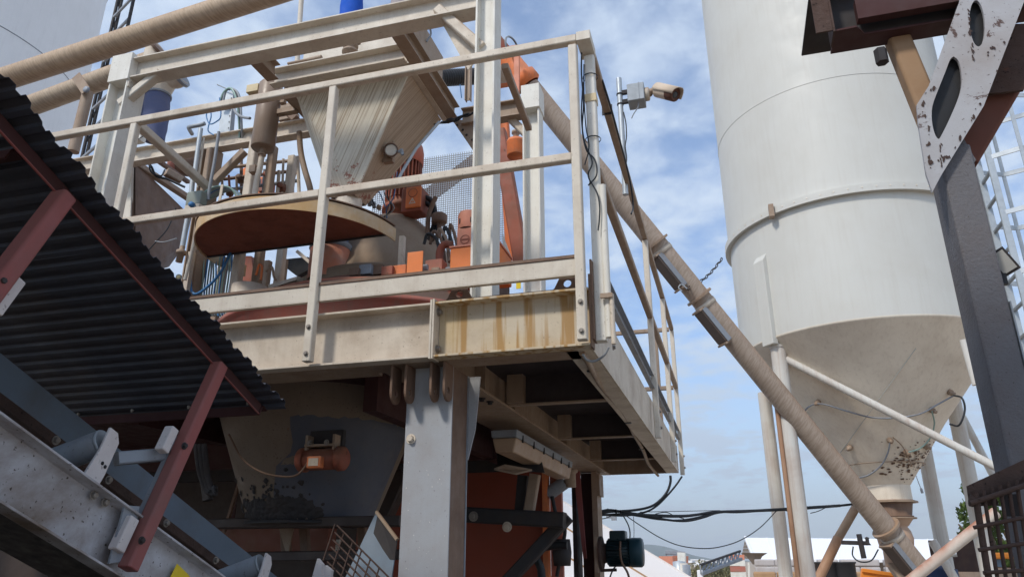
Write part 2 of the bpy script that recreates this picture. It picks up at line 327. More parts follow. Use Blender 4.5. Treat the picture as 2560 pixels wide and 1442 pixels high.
def build(name, mb, mat, parent=None, bevel=0.0, kind=None, label=None, recalc=True):
    me = bpy.data.meshes.new(name); org = root_of(parent).location if parent else Vector((0, 0, 0))
    if not parent and mb.v:
        lo = [min(v[i] for v in mb.v) for i in range(3)]; hi = [max(v[i] for v in mb.v) for i in range(3)]
        org = Vector(((lo[0]+hi[0])/2, (lo[1]+hi[1])/2, lo[2]))
    me.from_pydata([v - org for v in mb.v], [], mb.f)
    if mb.uv:
        ul = me.uv_layers.new(name='UVMap')
        for fi, uvs in mb.uv.items():
            for li, c in zip(me.polygons[fi].loop_indices, uvs): ul.data[li].uv = c
    me.polygons.foreach_set('use_smooth', mb.sm)
    if recalc:
        import bmesh
        bm = bmesh.new(); bm.from_mesh(me); bmesh.ops.recalc_face_normals(bm, faces=bm.faces); bm.to_mesh(me); bm.free()
    me.materials.append(mat)
    o = bpy.data.objects.new(name, me); C.objects.link(o)
    if parent: o.parent = parent
    else: o.location = org
    if bevel:
        md = o.modifiers.new('bevel', 'BEVEL'); md.width = bevel; md.segments = 2; md.limit_method = 'ANGLE'; md.angle_limit = R(40)
    if kind: o['kind'] = kind
    if label: o['label'] = label
    return o
def thing(name, label, cat, loc, group=None):
    o = bpy.data.objects.new(name, None); C.objects.link(o); o.location = Vector(loc); o.empty_display_size = .1
    o['label'] = label; o['category'] = cat
    if group: o['group'] = group
    return o
def tag(o, label, cat, group=None):
    o['label'] = label; o['category'] = cat
    if group: o['group'] = group
    return o
def bez(pts, n=8):
    """Catmull-Rom through points"""
    P = [Vector(p) for p in pts]; P = [P[0] * 2 - P[1]] + P + [P[-1] * 2 - P[-2]]; o = []
    for i in range(1, len(P) - 2):
        for k in range(n):
            t = k / n; a, b, c, d = P[i-1], P[i], P[i+1], P[i+2]
            o.append(.5 * ((2*b) + (c-a)*t + (2*a-5*b+4*c-d)*t*t + (3*b-a-3*c+d)*t**3))
    o.append(P[-2]); return o
def bolt(p, d, r, parent, mat=None, nm='bolt'):
    d = Vector(d).normalized()
    mb = MB().lathe(Vector(p), [(0, 0), (r*1.5, 0), (r*1.5, r*.3), (r, r*.3)], d, 14, False).lathe(Vector(p) + d * r * .3, [(r, 0), (r, r*.9), (r*.8, r*1.05), (0, r*1.05)], d, 6, False)
    return build(nm, mb, mat or BOLT, parent)
# ================================================================ GROUND, HILL
g = MB().add([(-3000, -400, 0), (3000, -400, 0), (3000, 4000, 0), (-3000, 4000, 0)], [(0, 1, 2, 3)])
build('ground', g, GROUND, kind='structure')
build('low_bounce_patch', MB().add([(-12, -4, .004), (.1, -4, .004), (.1, 7.5, .004), (-12, 7.5, .004)], [(0, 1, 2, 3)]), paint('low_bounce_ground', (.085, .07, .058), dirt=(.04, .035, .03), amt=.7, scale=1.5, rough=.7), kind='structure')  # added dark ground that cuts bounce light so the platform underside stays dim

# ================================================================ MAIN PLATFORM
ZB, ZT = 2.325, 2.560
pf = thing('steel_platform', 'cream steel platform with rust stained channel edge beams carrying the orange mixer', 'platform', (-.45, 2.54, ZB))
# left front channel (opens to the viewer), right one stained
build('front_beam', MB().chan((-7.8, 2.57, (ZB+2.545)/2), (-1.065, 2.57, (ZB+2.545)/2), .062, 2.545-ZB, .009), CREAM, pf, .0015)
build('stained_front_beam', MB().chan((-1.045, 2.57, (ZB+2.547)/2), (-.442, 2.57, (ZB+2.547)/2), .062, 2.547-ZB, .009), STAINED, pf, .0015, label='channel beam at the corner with yellow rust runs down its web')
build('end_plate', MB().box((-1.0635, 2.535, ZB-.006), (-1.056, 2.602, 2.556)), CREAM2, pf)
build('end_plate', MB().box((-1.0535, 2.535, ZB-.006), (-1.046, 2.602, 2.558)), CREAM2, pf)
for z in (2.515, 2.365): bolt((-1.045, 2.575, z), (1, 0, 0), .011, pf)
build('bottom_plate', MB().box((-7.8, 2.5995, ZB-.003), (-1.36, 2.76, ZB+.008)), TAN, pf)
build('bottom_plate', MB().box((-1.36, 2.60, ZB-.001), (-.5, 2.72, ZB+.008)), TAN, pf)
# side channel, web outside
build('side_beam', MB().box((-.4495, 2.603, ZB), (-.4415, 6.84, ZT)).box((-.545, 2.603, ZB-.001), (-.4505, 6.84, ZB+.008)).box((-.53, 2.603, ZT-.008), (-.4505, 6.84, ZT)), CREAM, pf, .0015)
build('rear_beam', MB().box((-1.3, 6.841, ZB), (-.4415, 6.85, ZT)), TAN, pf)
build('corner_plate', MB().box((-.441, 2.545, ZB-.004), (-.434, 2.60, 2.60)).box((-.4345, 2.55, 2.35), (-.4265, 2.62, 2.66)), BROWN, pf)
# centre beam
build('centre_beam', MB().box((-1.115, 2.722, ZB+.0105), (-1.105, 6.84, ZT-.01)).box((-1.33, 2.722, ZB-.002), (-1.05, 6.84, ZB+.010)).box((-1.15, 2.722, ZT-.009), (-1.05, 6.84, ZT)), TAN, pf)
for y in (3.2, 3.7, 5.0):
    build('web_stiffener', MB().box((-1.104, y, ZB+.011), (-1.052, y+.008, ZT-.01)), TAN, pf)
# joists and dark floor panels
ys = [2.73, 3.60, 4.76, 5.90, 6.83]
for i, y in enumerate(ys[1:-1]):
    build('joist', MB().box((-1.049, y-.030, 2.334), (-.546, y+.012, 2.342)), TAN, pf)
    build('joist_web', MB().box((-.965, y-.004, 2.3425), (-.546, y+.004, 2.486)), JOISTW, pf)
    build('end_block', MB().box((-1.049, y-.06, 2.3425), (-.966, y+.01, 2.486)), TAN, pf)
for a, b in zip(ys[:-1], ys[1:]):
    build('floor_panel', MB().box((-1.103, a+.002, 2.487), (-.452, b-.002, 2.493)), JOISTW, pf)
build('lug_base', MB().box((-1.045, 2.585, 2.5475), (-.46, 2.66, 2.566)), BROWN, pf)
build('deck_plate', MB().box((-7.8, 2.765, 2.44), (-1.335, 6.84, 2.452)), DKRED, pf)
# lifting lugs
def arc(c, r, a0, a1, n, ux, uz):
    return [Vector(c) + Vector(ux) * (r*math.cos(a0+(a1-a0)*k/n)) + Vector(uz) * (r*math.sin(a0+(a1-a0)*k/n)) for k in range(n+1)]
for px, py in ((1148, 738), (1418, 708)):
    c = V(px, py, Y=2.592); c.z = 2.562
    pts = [c + Vector((-.062, 0, 0)), c + Vector((.062, 0, 0)), c + Vector((.05, 0, .012)), c + Vector((.028, 0, .055)), c + Vector((-.028, 0, .055)), c + Vector((-.05, 0, .012))]
    build('lifting_lug', MB().plate(pts, (0, .010, 0), [arc(c + Vector((0, 0, .027)), .0155, 0, 2*math.pi*19/20, 19, (1, 0, 0), (0, 0, 1))]), BROWN, pf)
# clevis plates below the edge beam
for x in (-1.245, -1.185, -1.080, -1.025):
    c = Vector((x, 2.638, 2.215)); hw = .043
    pts = arc(c, hw, math.pi, 2*math.pi, 12, (0, 1, 0), (0, 0, 1)) + [c + Vector((0, hw, .105)), c + Vector((0, -hw, .105))]
    build('clevis_plate', MB().plate(pts, (.010, 0, 0), [arc(c, .014, 0, 2*math.pi*15/16, 15, (0, 1, 0), (0, 0, 1))]), BROWN, pf, .001)
# bolts below the centre plate
for px, py in ((1205, 995), (1225, 1003)):
    p = V(px, py, Z=2.322); bolt(p, (0, 0, -1), .012, pf, DARKST)

# ================================================================ FRONT RAILING
rail = thing('guard_railing', 'cream square tube guard rail along the front edge of the platform', 'railing', (-.46, 2.5, 2.33))
W = .037
def vpost(x, y, z0, z1, parent, mat=CREAM2, w=W, nm='post'):
    return build(nm, MB().bar((x, y, z0), (x, y, z1), w, w, (0, 1, 0)), mat, parent, .0025)
FX = [-4.95, -3.80, -2.655, -1.565, -.462]
for x in FX: vpost(x, 2.510, 2.335, 3.613 if x < -.5 else 3.60, rail)
build('top_rail', MB().bar((-5.1, 2.510, 3.632), (-.445, 2.510, 3.632), W, W), CREAM, rail, .0025)
for a, b in zip(FX[:-1], FX[1:]):
    build('mid_rail', MB().bar((a+W/2, 2.510, 3.078), (b-W/2, 2.510, 3.078), W*.92, W), CREAM, rail, .0025)
    t0 = 2.592
    build('toe_board', MB().box((a+W/2+.001, 2.512, t0), (b-W/2-.001, 2.518, t0+.062)).box((a+W/2+.001, 2.5125, t0-.004), (b-W/2-.001, 2.535, t0)), CREAM2, rail)
    build('toe_board_lip', MB().prof((a+W/2+.001, 2.512, t0+.064), (b-W/2-.001, 2.512, t0+.064), [(.004, 0), (.004, .012), (-.030, .014), (-.030, .009), (-.002, .007), (-.002, 0)]), BROWN, rail)
for x in (-1.565, -.462):
    for z in (2.365, 2.475): bolt((x, 2.510-W/2, z), (0, -1, 0), .007, rail)
for x in (-2.655,):
    bolt((x, 2.510-W/2, 2.475), (0, -1, 0), .007, rail)

# ================================================================ SIDE RAILING
sr = thing('guard_railing', 'cream guard rail running back along the right side of the platform', 'railing', (-.40, 4.5, 2.33))
SY = [2.63, 4.62, 5.85, 6.78]
build('corner_post', MB().bar((-.408, 2.60, 2.35), (-.408, 2.60, 3.60), .042, .042, (0, 1, 0)), WHITE, sr, .0025)
build('corner_cap', MB().box((-.4435, 2.490, 3.612), (-.385, 2.625, 3.655)), CREAM2, sr, .002)
for y in SY[1:]: vpost(-.405, y, 2.30, 3.61, sr)
for a, b in zip(SY[:-1], SY[1:]):
    build('top_rail', MB().bar((-.405, a, 3.632), (-.405, b-.001, 3.632), W, W), BROWN if 0 else TAN, sr, .0025)
    build('mid_rail', MB().bar((-.405, a+W/2, 3.078), (-.405, b-W/2, 3.078), W, W), TAN, sr, .0025)
    build('toe_board', MB().chan((-.418, a+W/2, 2.645), (-.418, b-W/2, 2.645), .028, .085, .005), GREYST, sr)
build('end_rail', MB().bar((-.43, 6.80, 3.632), (-1.3, 6.80, 3.632), W, W), TAN, sr, .0025)
build('end_rail', MB().bar((-.43, 6.80, 3.078), (-1.3, 6.80, 3.078), W, W), TAN, sr, .0025)
vpost(-.56, 6.80, 2.56, 3.613, sr, TAN)
for y in (2.72, 4.62, 5.85, 6.78):
    for z in (2.36, 2.46): bolt((-.386, y, z), (1, 0, 0), .008, sr)
# conduit pipe beside the corner post, tied cables
cp = thing('conduit_pipe', 'galvanised conduit strapped to the corner post with a thin tan pipe below', 'pipe', (-.37, 2.60, 2.3))
build('pipe_section', MB().tube([(-.377, 2.585, 2.36), (-.377, 2.585, 2.98)], .0135, 16), WHITE, cp)
build('thin_pipe', MB().tube([(-.360, 2.570, 2.33), (-.360, 2.570, 2.52)], .009, 12), CREAM, cp)
build('pipe_clamp', MB().box((-.40, 2.555, 2.505), (-.355, 2.567, 2.522)), TAN, cp)
for z in (3.50, 3.20):
    build('cable_tie', MB().lathe((-.408, 2.60, z), [(.031, -.003), (.033, 0), (.031, .003)], n=16), BLACK, cp)
build('tape_wrap', MB().box((-.4315, 2.5755, 3.37), (-.3845, 2.6245, 3.405)), YELB, cp)
build('cable', MB().tube(bez([(-.437, 2.575, 3.62), (-.440, 2.57, 3.50), (-.436, 2.57, 3.36), (-.445, 2.57, 3.24), (-.432, 2.57, 3.14), (-.40, 2.57, 3.09), (-.395, 2.567, 3.02), (-.43, 2.57, 2.98)]), .0032, 8), CABLE, cp)
build('cable', MB().tube(bez([(-.435, 2.57, 3.46), (-.446, 2.565, 3.30), (-.438, 2.565, 3.18), (-.41, 2.565, 3.08), (-.428, 2.565, 3.02), (-.396, 2.563, 2.94), (-.388, 2.563, 2.88), (-.392, 2.563, 2.82), (-.398, 2.563, 2.78)]), .003, 8), CABLE, cp)
build('cable', MB().tube(bez([(-.428, 2.572, 3.55), (-.433, 2.57, 3.4), (-.43, 2.567, 3.25), (-.42, 2.565, 3.15), (-.44, 2.565, 3.07)]), .0026, 8), CABLE, cp)
# hose under the platform corner
hp = thing('cable_hose', 'dusty grey hose clipped along the dark underside of the platform', 'hose', (-.52, 3, 2.34))
pts = [V(1455, 882, Z=2.318), V(1470, 905, Z=2.30), V(1483, 930, Z=2.31), V(1503, 965, Z=2.33), V(1533, 1002, Z=2.335), V(1560, 1035, Z=2.335), V(1585, 1085, Z=2.335), V(1608, 1125, Z=2.33), V(1622, 1160, Z=2.32), V(1645, 1188, Z=2.30)]
build('hose', MB().tube(bez(pts, 6), .0115, 12), TAN, hp)
build('white_lead', MB().tube(bez([V(1457, 886, Z=2.30), V(1468, 900, Z=2.285), V(1488, 902, Y=2.60), V(1510, 888, Y=2.58), V(1522, 868, Y=2.57)], 6), .0045, 8), HOSEW, hp)
for q in ((1478, 921), (1570, 1052), (1603, 1118)):
    p = V(*q, Z=2.333); build('hose_clip', MB().box(p - Vector((.017, .012, .014)), p + Vector((.017, .012, .03))), BLACK, hp)

# ================================================================ UPPER FRAME
uf = thing('steel_gantry', 'cream steel gantry of H columns and beams standing over the mixer', 'gantry frame', (-.88, 2.70, 2.57))
def hcol(x, y, z0, z1, w=.1, d=.1, t=.010, mat=WHITE, nm='column'):
    return build(nm, MB().ibeam((x, y, z0), (x, y, z1), d, w, t, (1, 0, 0)), mat, uf, .0015)
hcol(-.905, 2.73, 2.56, 4.215, .096, .10)
hcol(-3.02, 2.75, 2.56, 4.21, .125, .13)
hcol(-.918, 3.62, 2.56, 4.10, .10, .10)
build('cap_plate', MB().box((-.972, 3.555, 4.065), (-.862, 3.68, 4.225)), WHITE, uf, .002)
build('cap_plate', MB().box((-3.088, 2.675, 4.062), (-2.952, 2.815, 4.235)), WHITE, uf, .002)
build('cap_plate', MB().box((-.96, 2.672, 4.192), (-.85, 2.785, 4.232)), WHITE, uf, .002)
build('top_beam', MB().ibeam((-2.951, 2.73, 4.140), (-.955, 2.73, 4.134), .09, .13, .008), CREAM2, uf, .0015)
build('stiffener_plate', MB().box((-2.955, 2.686, 4.02), (-2.949, 2.70, 4.06)), CREAM2, uf)
def gb(a, b, w, h=None, mat=CREAM, nm='brace', up=(0, 0, 1)):
    return build(nm, MB().bar(a, b, w, h or w, up), mat, uf, .002)
gb(V(302, 262, Y=2.73), V(402, 182, Y=2.73), .05, .045, CREAM2, 'knee_brace')
gb(V(1095, 25, Y=2.73), V(1205, 122, Y=2.73), .05, .05, CREAM, 'knee_brace')
build('gusset', MB().plate([V(1100, 50, Y=2.76), V(1205, 130, Y=2.76), V(1170, 175, Y=2.76)], (0, .008, 0)), CREAM, uf)
# longitudinal beams (run away from the viewer)
def ybeam(x, y0, y1, zc, w=.07, h=.10, mat=TAN, nm='cross_beam'):
    return build(nm, MB().ibeam((x, y0, zc), (x, y1, zc), w, h, .007), mat, uf, .0015)
ybeam(-1.405, 2.776, 3.60, 4.135); ybeam(-2.215, 2.776, 2.93, 4.125)
ybeam(-2.215, 3.04, 3.45, 4.125)
build('hopper_beam', MB().chan((-2.26, 2.985, 4.135), (-1.45, 2.985, 4.135), .05, .105, .008), CREAM2, uf, .0015)
build('rear_beam', MB().ibeam((-1.36, 3.63, 4.115), (-.975, 3.63, 4.115), .07, .11, .008), TAN, uf, .0015)
build('rear_beam', MB().ibeam((-5.2, 3.50, 4.145), (-2.18, 3.50, 4.145), .07, .105, .008), CREAM, uf, .0015)
gb(V(1262, 165, Y=2.84), V(1322, 322, Y=3.42), .035, .03, TAN)
gb(V(1240, 262, Y=3.66), V(1325, 345, Y=3.66), .045, .045, CREAM)
gb(V(345, 312, Y=2.84), V(527, 475, Y=3.47), .05, .045, CREAM2)
# rear left post with knee brace, and light posts in the machinery
P1 = V(518, 420, Y=3.47)
build('column', MB().ibeam((P1.x, 3.50, 2.56), (P1.x, 3.50, 4.088), .09, .09, .008, (1, 0, 0)), TAN, uf)
gb(V(538, 452, Y=3.47), V(612, 378, Y=3.47), .045, .045, TAN, 'knee_brace')
for px, w, m, z0, y in ((628, .055, CREAM, 3.1, 3.47), (676, .05, TAN, 3.0, 3.56), (728, .05, CREAM2, 3.0, 3.7)):
    p = V(px, 430, Y=y); build('column', MB().bar((p.x, y, 2.56), (p.x, y, 4.086), w, w, (0, 1, 0)), m, uf, .002)
for px, y in ((470, 3.46), (545, 3.9), (700, 3.9), (660, 3.9)):
    p = V(px, 740, Y=y); build('column', MB().bar((p.x, y, 2.56), (p.x, y, 3.45 if px != 470 else 4.08), .045, .045, (0, 1, 0)), TAN, uf, .002)
gb(V(700, 262, Y=3.6), V(740, 300, Y=3.6), .05, .05, BROWN); gb(V(700, 300, Y=3.75), V(745, 290, Y=3.75), .04, .04, TAN)
gb(V(690, 275, Y=3.4), V(745, 262, Y=3.4), .04, .04, TAN)
# ================================================================ WEIGH HOPPER
hp_ = thing('weigh_hopper', 'cream weigh hopper with drip marks and red rust near its narrow outlet', 'hopper', (-1.8, 3.3, 4.075))
zt = 4.075; x0, x1, y0, y1 = -2.155, -1.465, 3.06, 3.55
bx0, bx1, by0, by1, zb = -1.94, -1.80, 3.18, 3.32, 3.44
T_ = [(x0, y0, zt), (x1, y0, zt), (x1, y1, zt), (x0, y1, zt)]; B_ = [(bx0, by0, zb), (bx1, by0, zb), (bx1, by1, zb), (bx0, by1, zb)]
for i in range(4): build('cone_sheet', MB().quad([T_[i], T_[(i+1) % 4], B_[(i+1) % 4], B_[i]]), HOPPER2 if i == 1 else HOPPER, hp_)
build('corner_fold', MB().bar((x1-.004, y0+.002, zt), (bx1, by0, zb), .022, .012, (0, 1, 0)), HOPPER, hp_)
build('outlet', MB().lathe((-1.87, 3.25, zb-.12), [(.075, 0), (.075, .13)], n=20), CREAM, hp_)
build('rim', MB().box((x0-.03, y0-.03, zt+.002), (x1+.03, y0, zt+.03)).box((x1+.0005, y0+.001, zt+.002), (x1+.03, y1+.03, zt+.03)).box((x0-.03, y0+.001, zt+.002), (x0-.0005, y1+.03, zt+.03)), CREAM, hp_)
build('hopper_body', MB().box((x0+.01, y0+.02, zt+.031), (x1-.01, y1-.01, zt+.44)), CREAM2, hp_, .003)
build('side_panel', MB().box((x1-.009, y0+.03, zt+.031), (x1+.004, y1-.02, zt+.435)), TAN, hp_)
h = V(1062, 82, X=x1+.01); build('handle', MB().tube(bez([h + Vector((0, 0, .04)), h + Vector((.02, .0, .05)), h + Vector((.025, .03, .01)), h + Vector((0, .03, -.04))], 5), .006, 8), GREYST, hp_)
# load cell pieces on the frame beam
lc = V(876, 124, Y=3.01)
build('load_cell', MB().lathe(lc - Vector((0, 0, .045)), [(0, 0), (.02, 0), (.02, .012), (.045, .02), (.045, .032), (.03, .04), (.03, .055), (.042, .06), (.042, .072), (0, .08)], n=20).box(lc + Vector((-.012, -.01, .035)), lc + Vector((.05, .02, .05))), TAN, hp_)
build('limit_rod', MB().tube([V(720, 160, Y=2.99), V(802, 144, Y=2.99)], .009, 10).tube([V(770, 152, Y=2.98), V(804, 144, Y=2.98)], .014, 10), TAN, hp_)
# ================================================================ VIBRATOR ON HOPPER
tv = V(978, 378, Y=3.22)
vb = thing('air_vibrator', 'small round cream vibrator bolted to the sloping side of the weigh hopper', 'vibrator', tv)
ax = Vector((.35, -1, -.25)).normalized()
build('housing', MB().lathe(tv - ax*.02, [(0, 0), (.030, 0), (.034, .008), (.034, .035), (.028, .042), (.026, .04), (0, .04)], ax, 24), CREAM2, vb)
build('ring', MB().lathe(tv + ax*.012, [(.034, 0), (.040, .002), (.040, .012), (.034, .014)], ax, 24), BROWN, vb)
build('pipe_elbow', MB().tube(bez([tv + Vector((.03, 0, -.01)), tv + Vector((.06, 0, -.012)), tv + Vector((.07, 0, -.035))], 5), .009, 10).lathe(tv + Vector((.055, 0, -.012)), [(0, 0), (.015, 0), (.015, .014), (0, .014)], (1, 0, 0), 6, False), GALVD, vb)
build('mount_plate', MB().box(tv + Vector((-.055, .02, -.05)), tv + Vector((.0, .05, .075))), TAN, vb)
rod = MB().tube([V(1098, 305, Y=3.35), V(1040, 372, Y=3.30), V(1008, 425, Y=3.26), V(985, 468, Y=3.22)], .0085, 10)
tag(build('conduit_rod', rod, GALV), 'thin bare conduit running diagonally from the frame corner down past the hopper', 'conduit')
# junction cluster where the conduit starts
jc = V(1120, 292, Y=3.45)
j = thing('cable_gland_cluster', 'black cable glands and loops clustered under the frame corner right of the hopper', 'cable cluster', jc)
for i in range(5):
    a = V(1085+i*18, 312-i*5, Y=3.45+.03*i); b = V(1130+i*14, 300-i*5, Y=3.5)
    build('cable', MB().tube(bez([a, (a+b)/2 + Vector((0, 0, -.01*(i % 3))), b], 6), .006+.002*(i % 2), 8), CABLE, j)
build('gland', MB().lathe(V(1118, 304, Y=3.44), [(0, 0), (.014, 0), (.014, .03), (.009, .04), (0, .05)], (1, 0, .2), 8), DARKST, j)
sb = [V(1130, 300, Y=3.62), V(1172, 300, Y=3.62), V(1222, 395, Y=3.62), V(1200, 402, Y=3.62)]
st = build('slotted_strip', MB().plate(sb, (0, .012, 0)), TAN); tag(st, 'brown slotted strut slanting down behind the tall cream column', 'strut')
for i in range(6):
    p = sb[0].lerp(sb[2], .15 + .13*i) + Vector((.006*(i % 2), -.002, 0)); build('slot', MB().lathe(p, [(0, 0), (.007, 0), (.007, .003), (0, .003)], (0, -1, 0), 10), DARKST, st)
# ================================================================ AIR TANK
tk = V(657, 372, Y=3.20); rt = .068
at = thing('air_tank', 'vertical brown cylinder tank hanging left of the weigh hopper', 'tank', tk)
build('shell', MB().lathe(tk, [(0, 0), (rt-.004, 0), (rt, .006), (rt, .43), (rt-.01, .445), (0, .455)], n=36), paint('tank_brown', (.27, .20, .15), dirt=(.18, .11, .07), amt=.5, streak=.3, rough=.38, dust=.3), at)
build('outlet_pipe', MB().tube([tk + Vector((0, 0, .0)), tk + Vector((0, 0, -.06))], .017, 14).lathe(tk + Vector((0, 0, -.045)), [(.017, 0), (.023, 0), (.023, .014), (.017, .014)], n=16), TAN, at)
build('drain_hose', MB().tube(bez([tk + Vector((0, 0, -.055)), tk + Vector((-.004, 0, -.14)), tk + Vector((-.012, 0, -.2)), tk + Vector((-.012, 0, -.33))], 6), .0165, 12), CREAM, at)
build('valve', MB().box(tk + Vector((-.06, -.02, -.155)), tk + Vector((-.022, .02, -.11))).lathe(tk + Vector((-.02, 0, -.13)), [(0, 0), (.012, 0), (.012, .03), (0, .03)], (1, 0, 0), 8), TAN, at)
build('bracket', MB().box(tk + Vector((rt-.005, -.01, .22)), tk + Vector((.19, .03, .25))).box(tk + Vector((rt, .0, .30)), tk + Vector((.10, .03, .34))), TAN, at)
build('cap_fitting', MB().lathe(tk + Vector((.02, 0, .44)), [(0, 0), (.014, 0), (.014, .055), (.03, .06), (.03, .068), (0, .075)], n=14), BROWN, at)
bxp = V(628, 222, Y=3.16)
tag(build('junction_box', MB().box(bxp + Vector((-.035, 0, -.02)), bxp + Vector((.045, .05, .032))), YELB, None, .002), 'small yellowish plastic box beside the top of the brown tank', 'junction box')
# corrugated suction hose beside hopper
cr = MB(); pts = bez([V(748, 330, Y=3.30), V(752, 380, Y=3.30), V(762, 425, Y=3.28), V(775, 470, Y=3.26), V(782, 520, Y=3.26)], 26)
cr.tube(pts, [.0155 + .0022*(k % 2) for k in range(len(pts))], 14, smooth=False)
tag(build('ribbed_hose', cr, TAN), 'ribbed brown flexible hose hugging the left edge of the weigh hopper', 'hose')
# ================================================================ D-SHAPED HOOD
cx, cy, zr, rr_ = -2.30, 3.53, 3.30, .600; A0, A1 = R(190.6), R(349.4); YB = 3.42
hd = thing('inspection_hood', 'half round hood with cream rim band and rust brown underside', 'hood', (cx, YB, 3.0))
def arcp(r, z, a0, a1, n=40): return [Vector((cx + r*math.cos(a0+(a1-a0)*k/n), cy + r*math.sin(a0+(a1-a0)*k/n), z)) for k in range(n+1)]
build('hood_plate', MB().plate(arcp(rr_-.006, zr+.004, A0, A1), (0, 0, .008)), paint('hood_rust', (.26, .095, .06), dirt=(.12, .045, .03), amt=.7, scale=9, spot=.8, rough=.9, bump=.5, bscale=120), hd)
build('hood_top', MB().plate(arcp(rr_+.006, zr+.078, A0, A1+.12), (0, 0, .006)), BROWN, hd)
def band(a0, a1, z0, z1, r=rr_, t=.006, n=48):
    m = MB(); o = arcp(r, z0, a0, a1, n); i = arcp(r-t, z0, a0, a1, n); vs = []
    for a, b in zip(o, i): vs += [a, a + Vector((0, 0, z1-z0)), b + Vector((0, 0, z1-z0)), b]
    fs = []
    for k in range(n):
        for q in range(4): fs.append((4*k+q, 4*k+(q+1) % 4, 4*k+4+(q+1) % 4, 4*k+4+q))
    fs += [(0, 1, 2, 3), (4*n+3, 4*n+2, 4*n+1, 4*n)]
    return m.add(vs, fs, False)
OCH = paint('ochre_stained_rim', (.60, .50, .36), dirt=(.52, .30, .10), amt=.8, scale=2.5, dust=.3, streak=.25, rough=.6, low=.4, high=.6)
build('rim_band', band(R(158), A1+.15, zr-.006, zr+.070), OCH, hd)
build('back_edge', MB().box((cx-.585, YB-.004, zr-.003), (cx+.585, YB+.012, zr+.0035)), DARKST, hd)
for px, py, y in ((1003, 600, 3.50), (482, 590, 3.36)):
    p = V(px, py, Y=y); build('support_strip', MB().box((p.x-.014, y, 2.56), (p.x+.010, y+.006, zr+.02)).box((p.x+.0105, y, 2.56), (p.x+.0155, y+.03, zr+.02)), CREAM, hd)
# ================================================================ PAN MIXER
mc = Vector((-2.02, 4.10, 2.56)); RM = .99
mx_ = thing('pan_mixer', 'large round pan mixer with dusty red wall, dark lid and bell shaped gear housing', 'mixer', mc)
build('pan_wall', MB().lathe(mc, [(RM, 0), (RM, .27), (RM+.02, .275), (RM+.02, .30), (RM-.02, .305)], n=96), PANRED, mx_)
build('lid', MB().lathe(mc, [(RM-.02, .306), (RM-.14, .43), (.52, .60), (0, .62)], n=96), LIDM, mx_)
build('lid_step', MB().lathe(mc, [(RM-.15, .42), (RM-.15, .45), (RM-.20, .47)], n=96), ORRUST, mx_)
build('gear_housing', MB().lathe(mc + Vector((.02, 0, .55)), [(.54, 0), (.54, .04), (.52, .09), (.45, .22), (.37, .36), (.27, .50), (.19, .58), (.16, .60), (0, .60)], n=64), HOUSE, mx_)
build('housing_collar', MB().lathe(mc + Vector((.02, 0, .52)), [(.60, 0), (.60, .10), (.57, .12), (.54, .12)], n=64), HOUSE, mx_)
# vertical drive motor
mo = V(1002, 530, Y=4.08); mo.y = 4.10
mt = thing('mixer_motor', 'upright rusty red finned motor with domed cap on top of the mixer housing', 'motor', mo)
build('flange', MB().lathe(mo, [(0, 0), (.135, 0), (.135, .03), (.10, .05), (.10, .08)], n=32), ORRUST, mt)
build('stator', MB().lathe(mo, [(.098, .06), (.098, .40), (.08, .41)], n=32), ORRUST, mt)
for k in range(28):
    a = 2*math.pi*k/28; d = Vector((math.cos(a), math.sin(a), 0)); s_ = Vector((-d.y, d.x, 0))*.0035
    b0 = mo + d*.096; b1 = mo + d*.121
    build('cooling_fin', MB().hexa([b0-s_+Vector((0,0,.08)), b1-s_+Vector((0,0,.08)), b1+s_+Vector((0,0,.08)), b0+s_+Vector((0,0,.08)), b0-s_+Vector((0,0,.37)), b1-s_+Vector((0,0,.37)), b1+s_+Vector((0,0,.37)), b0+s_+Vector((0,0,.37))]), ORRUST, mt)
build('fan_cowl', MB().lathe(mo, [(.122, .36), (.127, .37), (.129, .45), (.120, .50), (.096, .53), (.05, .548), (0, .553)], n=40), ORANGE2 if 0 else paint('cowl_red', (.52, .13, .075), dirt=(.28, .14, .10), amt=.6, scale=5, dust=.8, dustc=(.30, .18, .14)), mt)
tb = V(1030, 498, Y=3.90)
build('terminal_box', MB().box(tb + Vector((-.075, 0, -.085)), tb + Vector((.065, .12, .085))), ORRUST, mt, .008)
bl = build('box_lid', MB().box(tb + Vector((-.040, -.016, -.068)), tb + Vector((.068, -.001, .082))), ORANGE, mt, .008)
tri = [tb + Vector((-.014, -.0175, -.040)), tb + Vector((.034, -.0175, -.040)), tb + Vector((.010, -.0175, .002))]
tri2 = [tri[2].lerp(t, .62) + Vector((0, 0, -.006)) for t in tri]
build('warning_triangle', MB().plate(tri, (0, .001, 0), [[(t - sum(tri, Vector())/3)*.62 + sum(tri, Vector())/3 for t in tri]]), CREAM, bl)
build('warning_bolt_mark', MB().plate([tb + Vector((.011, -.0178, -.010)), tb + Vector((.006, -.0178, -.022)), tb + Vector((.010, -.0178, -.022)), tb + Vector((.007, -.0178, -.035)), tb + Vector((.015, -.0178, -.019)), tb + Vector((.011, -.0178, -.019))], (0, .0008, 0)), CREAM, bl)
build('round_mark', MB().lathe(tb + Vector((.012, -.0170, .036)), [(.028, 0), (.031, 0), (.031, .0012), (.028, .0012)], (0, -1, 0), 24), ORRUST, bl)
for k, (a, b) in enumerate((((1062, 492), (1098, 590)), ((1058, 505), (1078, 585)))):
    build('motor_hose', MB().tube(bez([V(*a, Y=3.98), V(a[0]+18, a[1]+12, Y=3.98), V(a[0]+28, a[1]+50, Y=3.98), V(*b, Y=3.98)], 7), .017, 12), BLACK, mt)
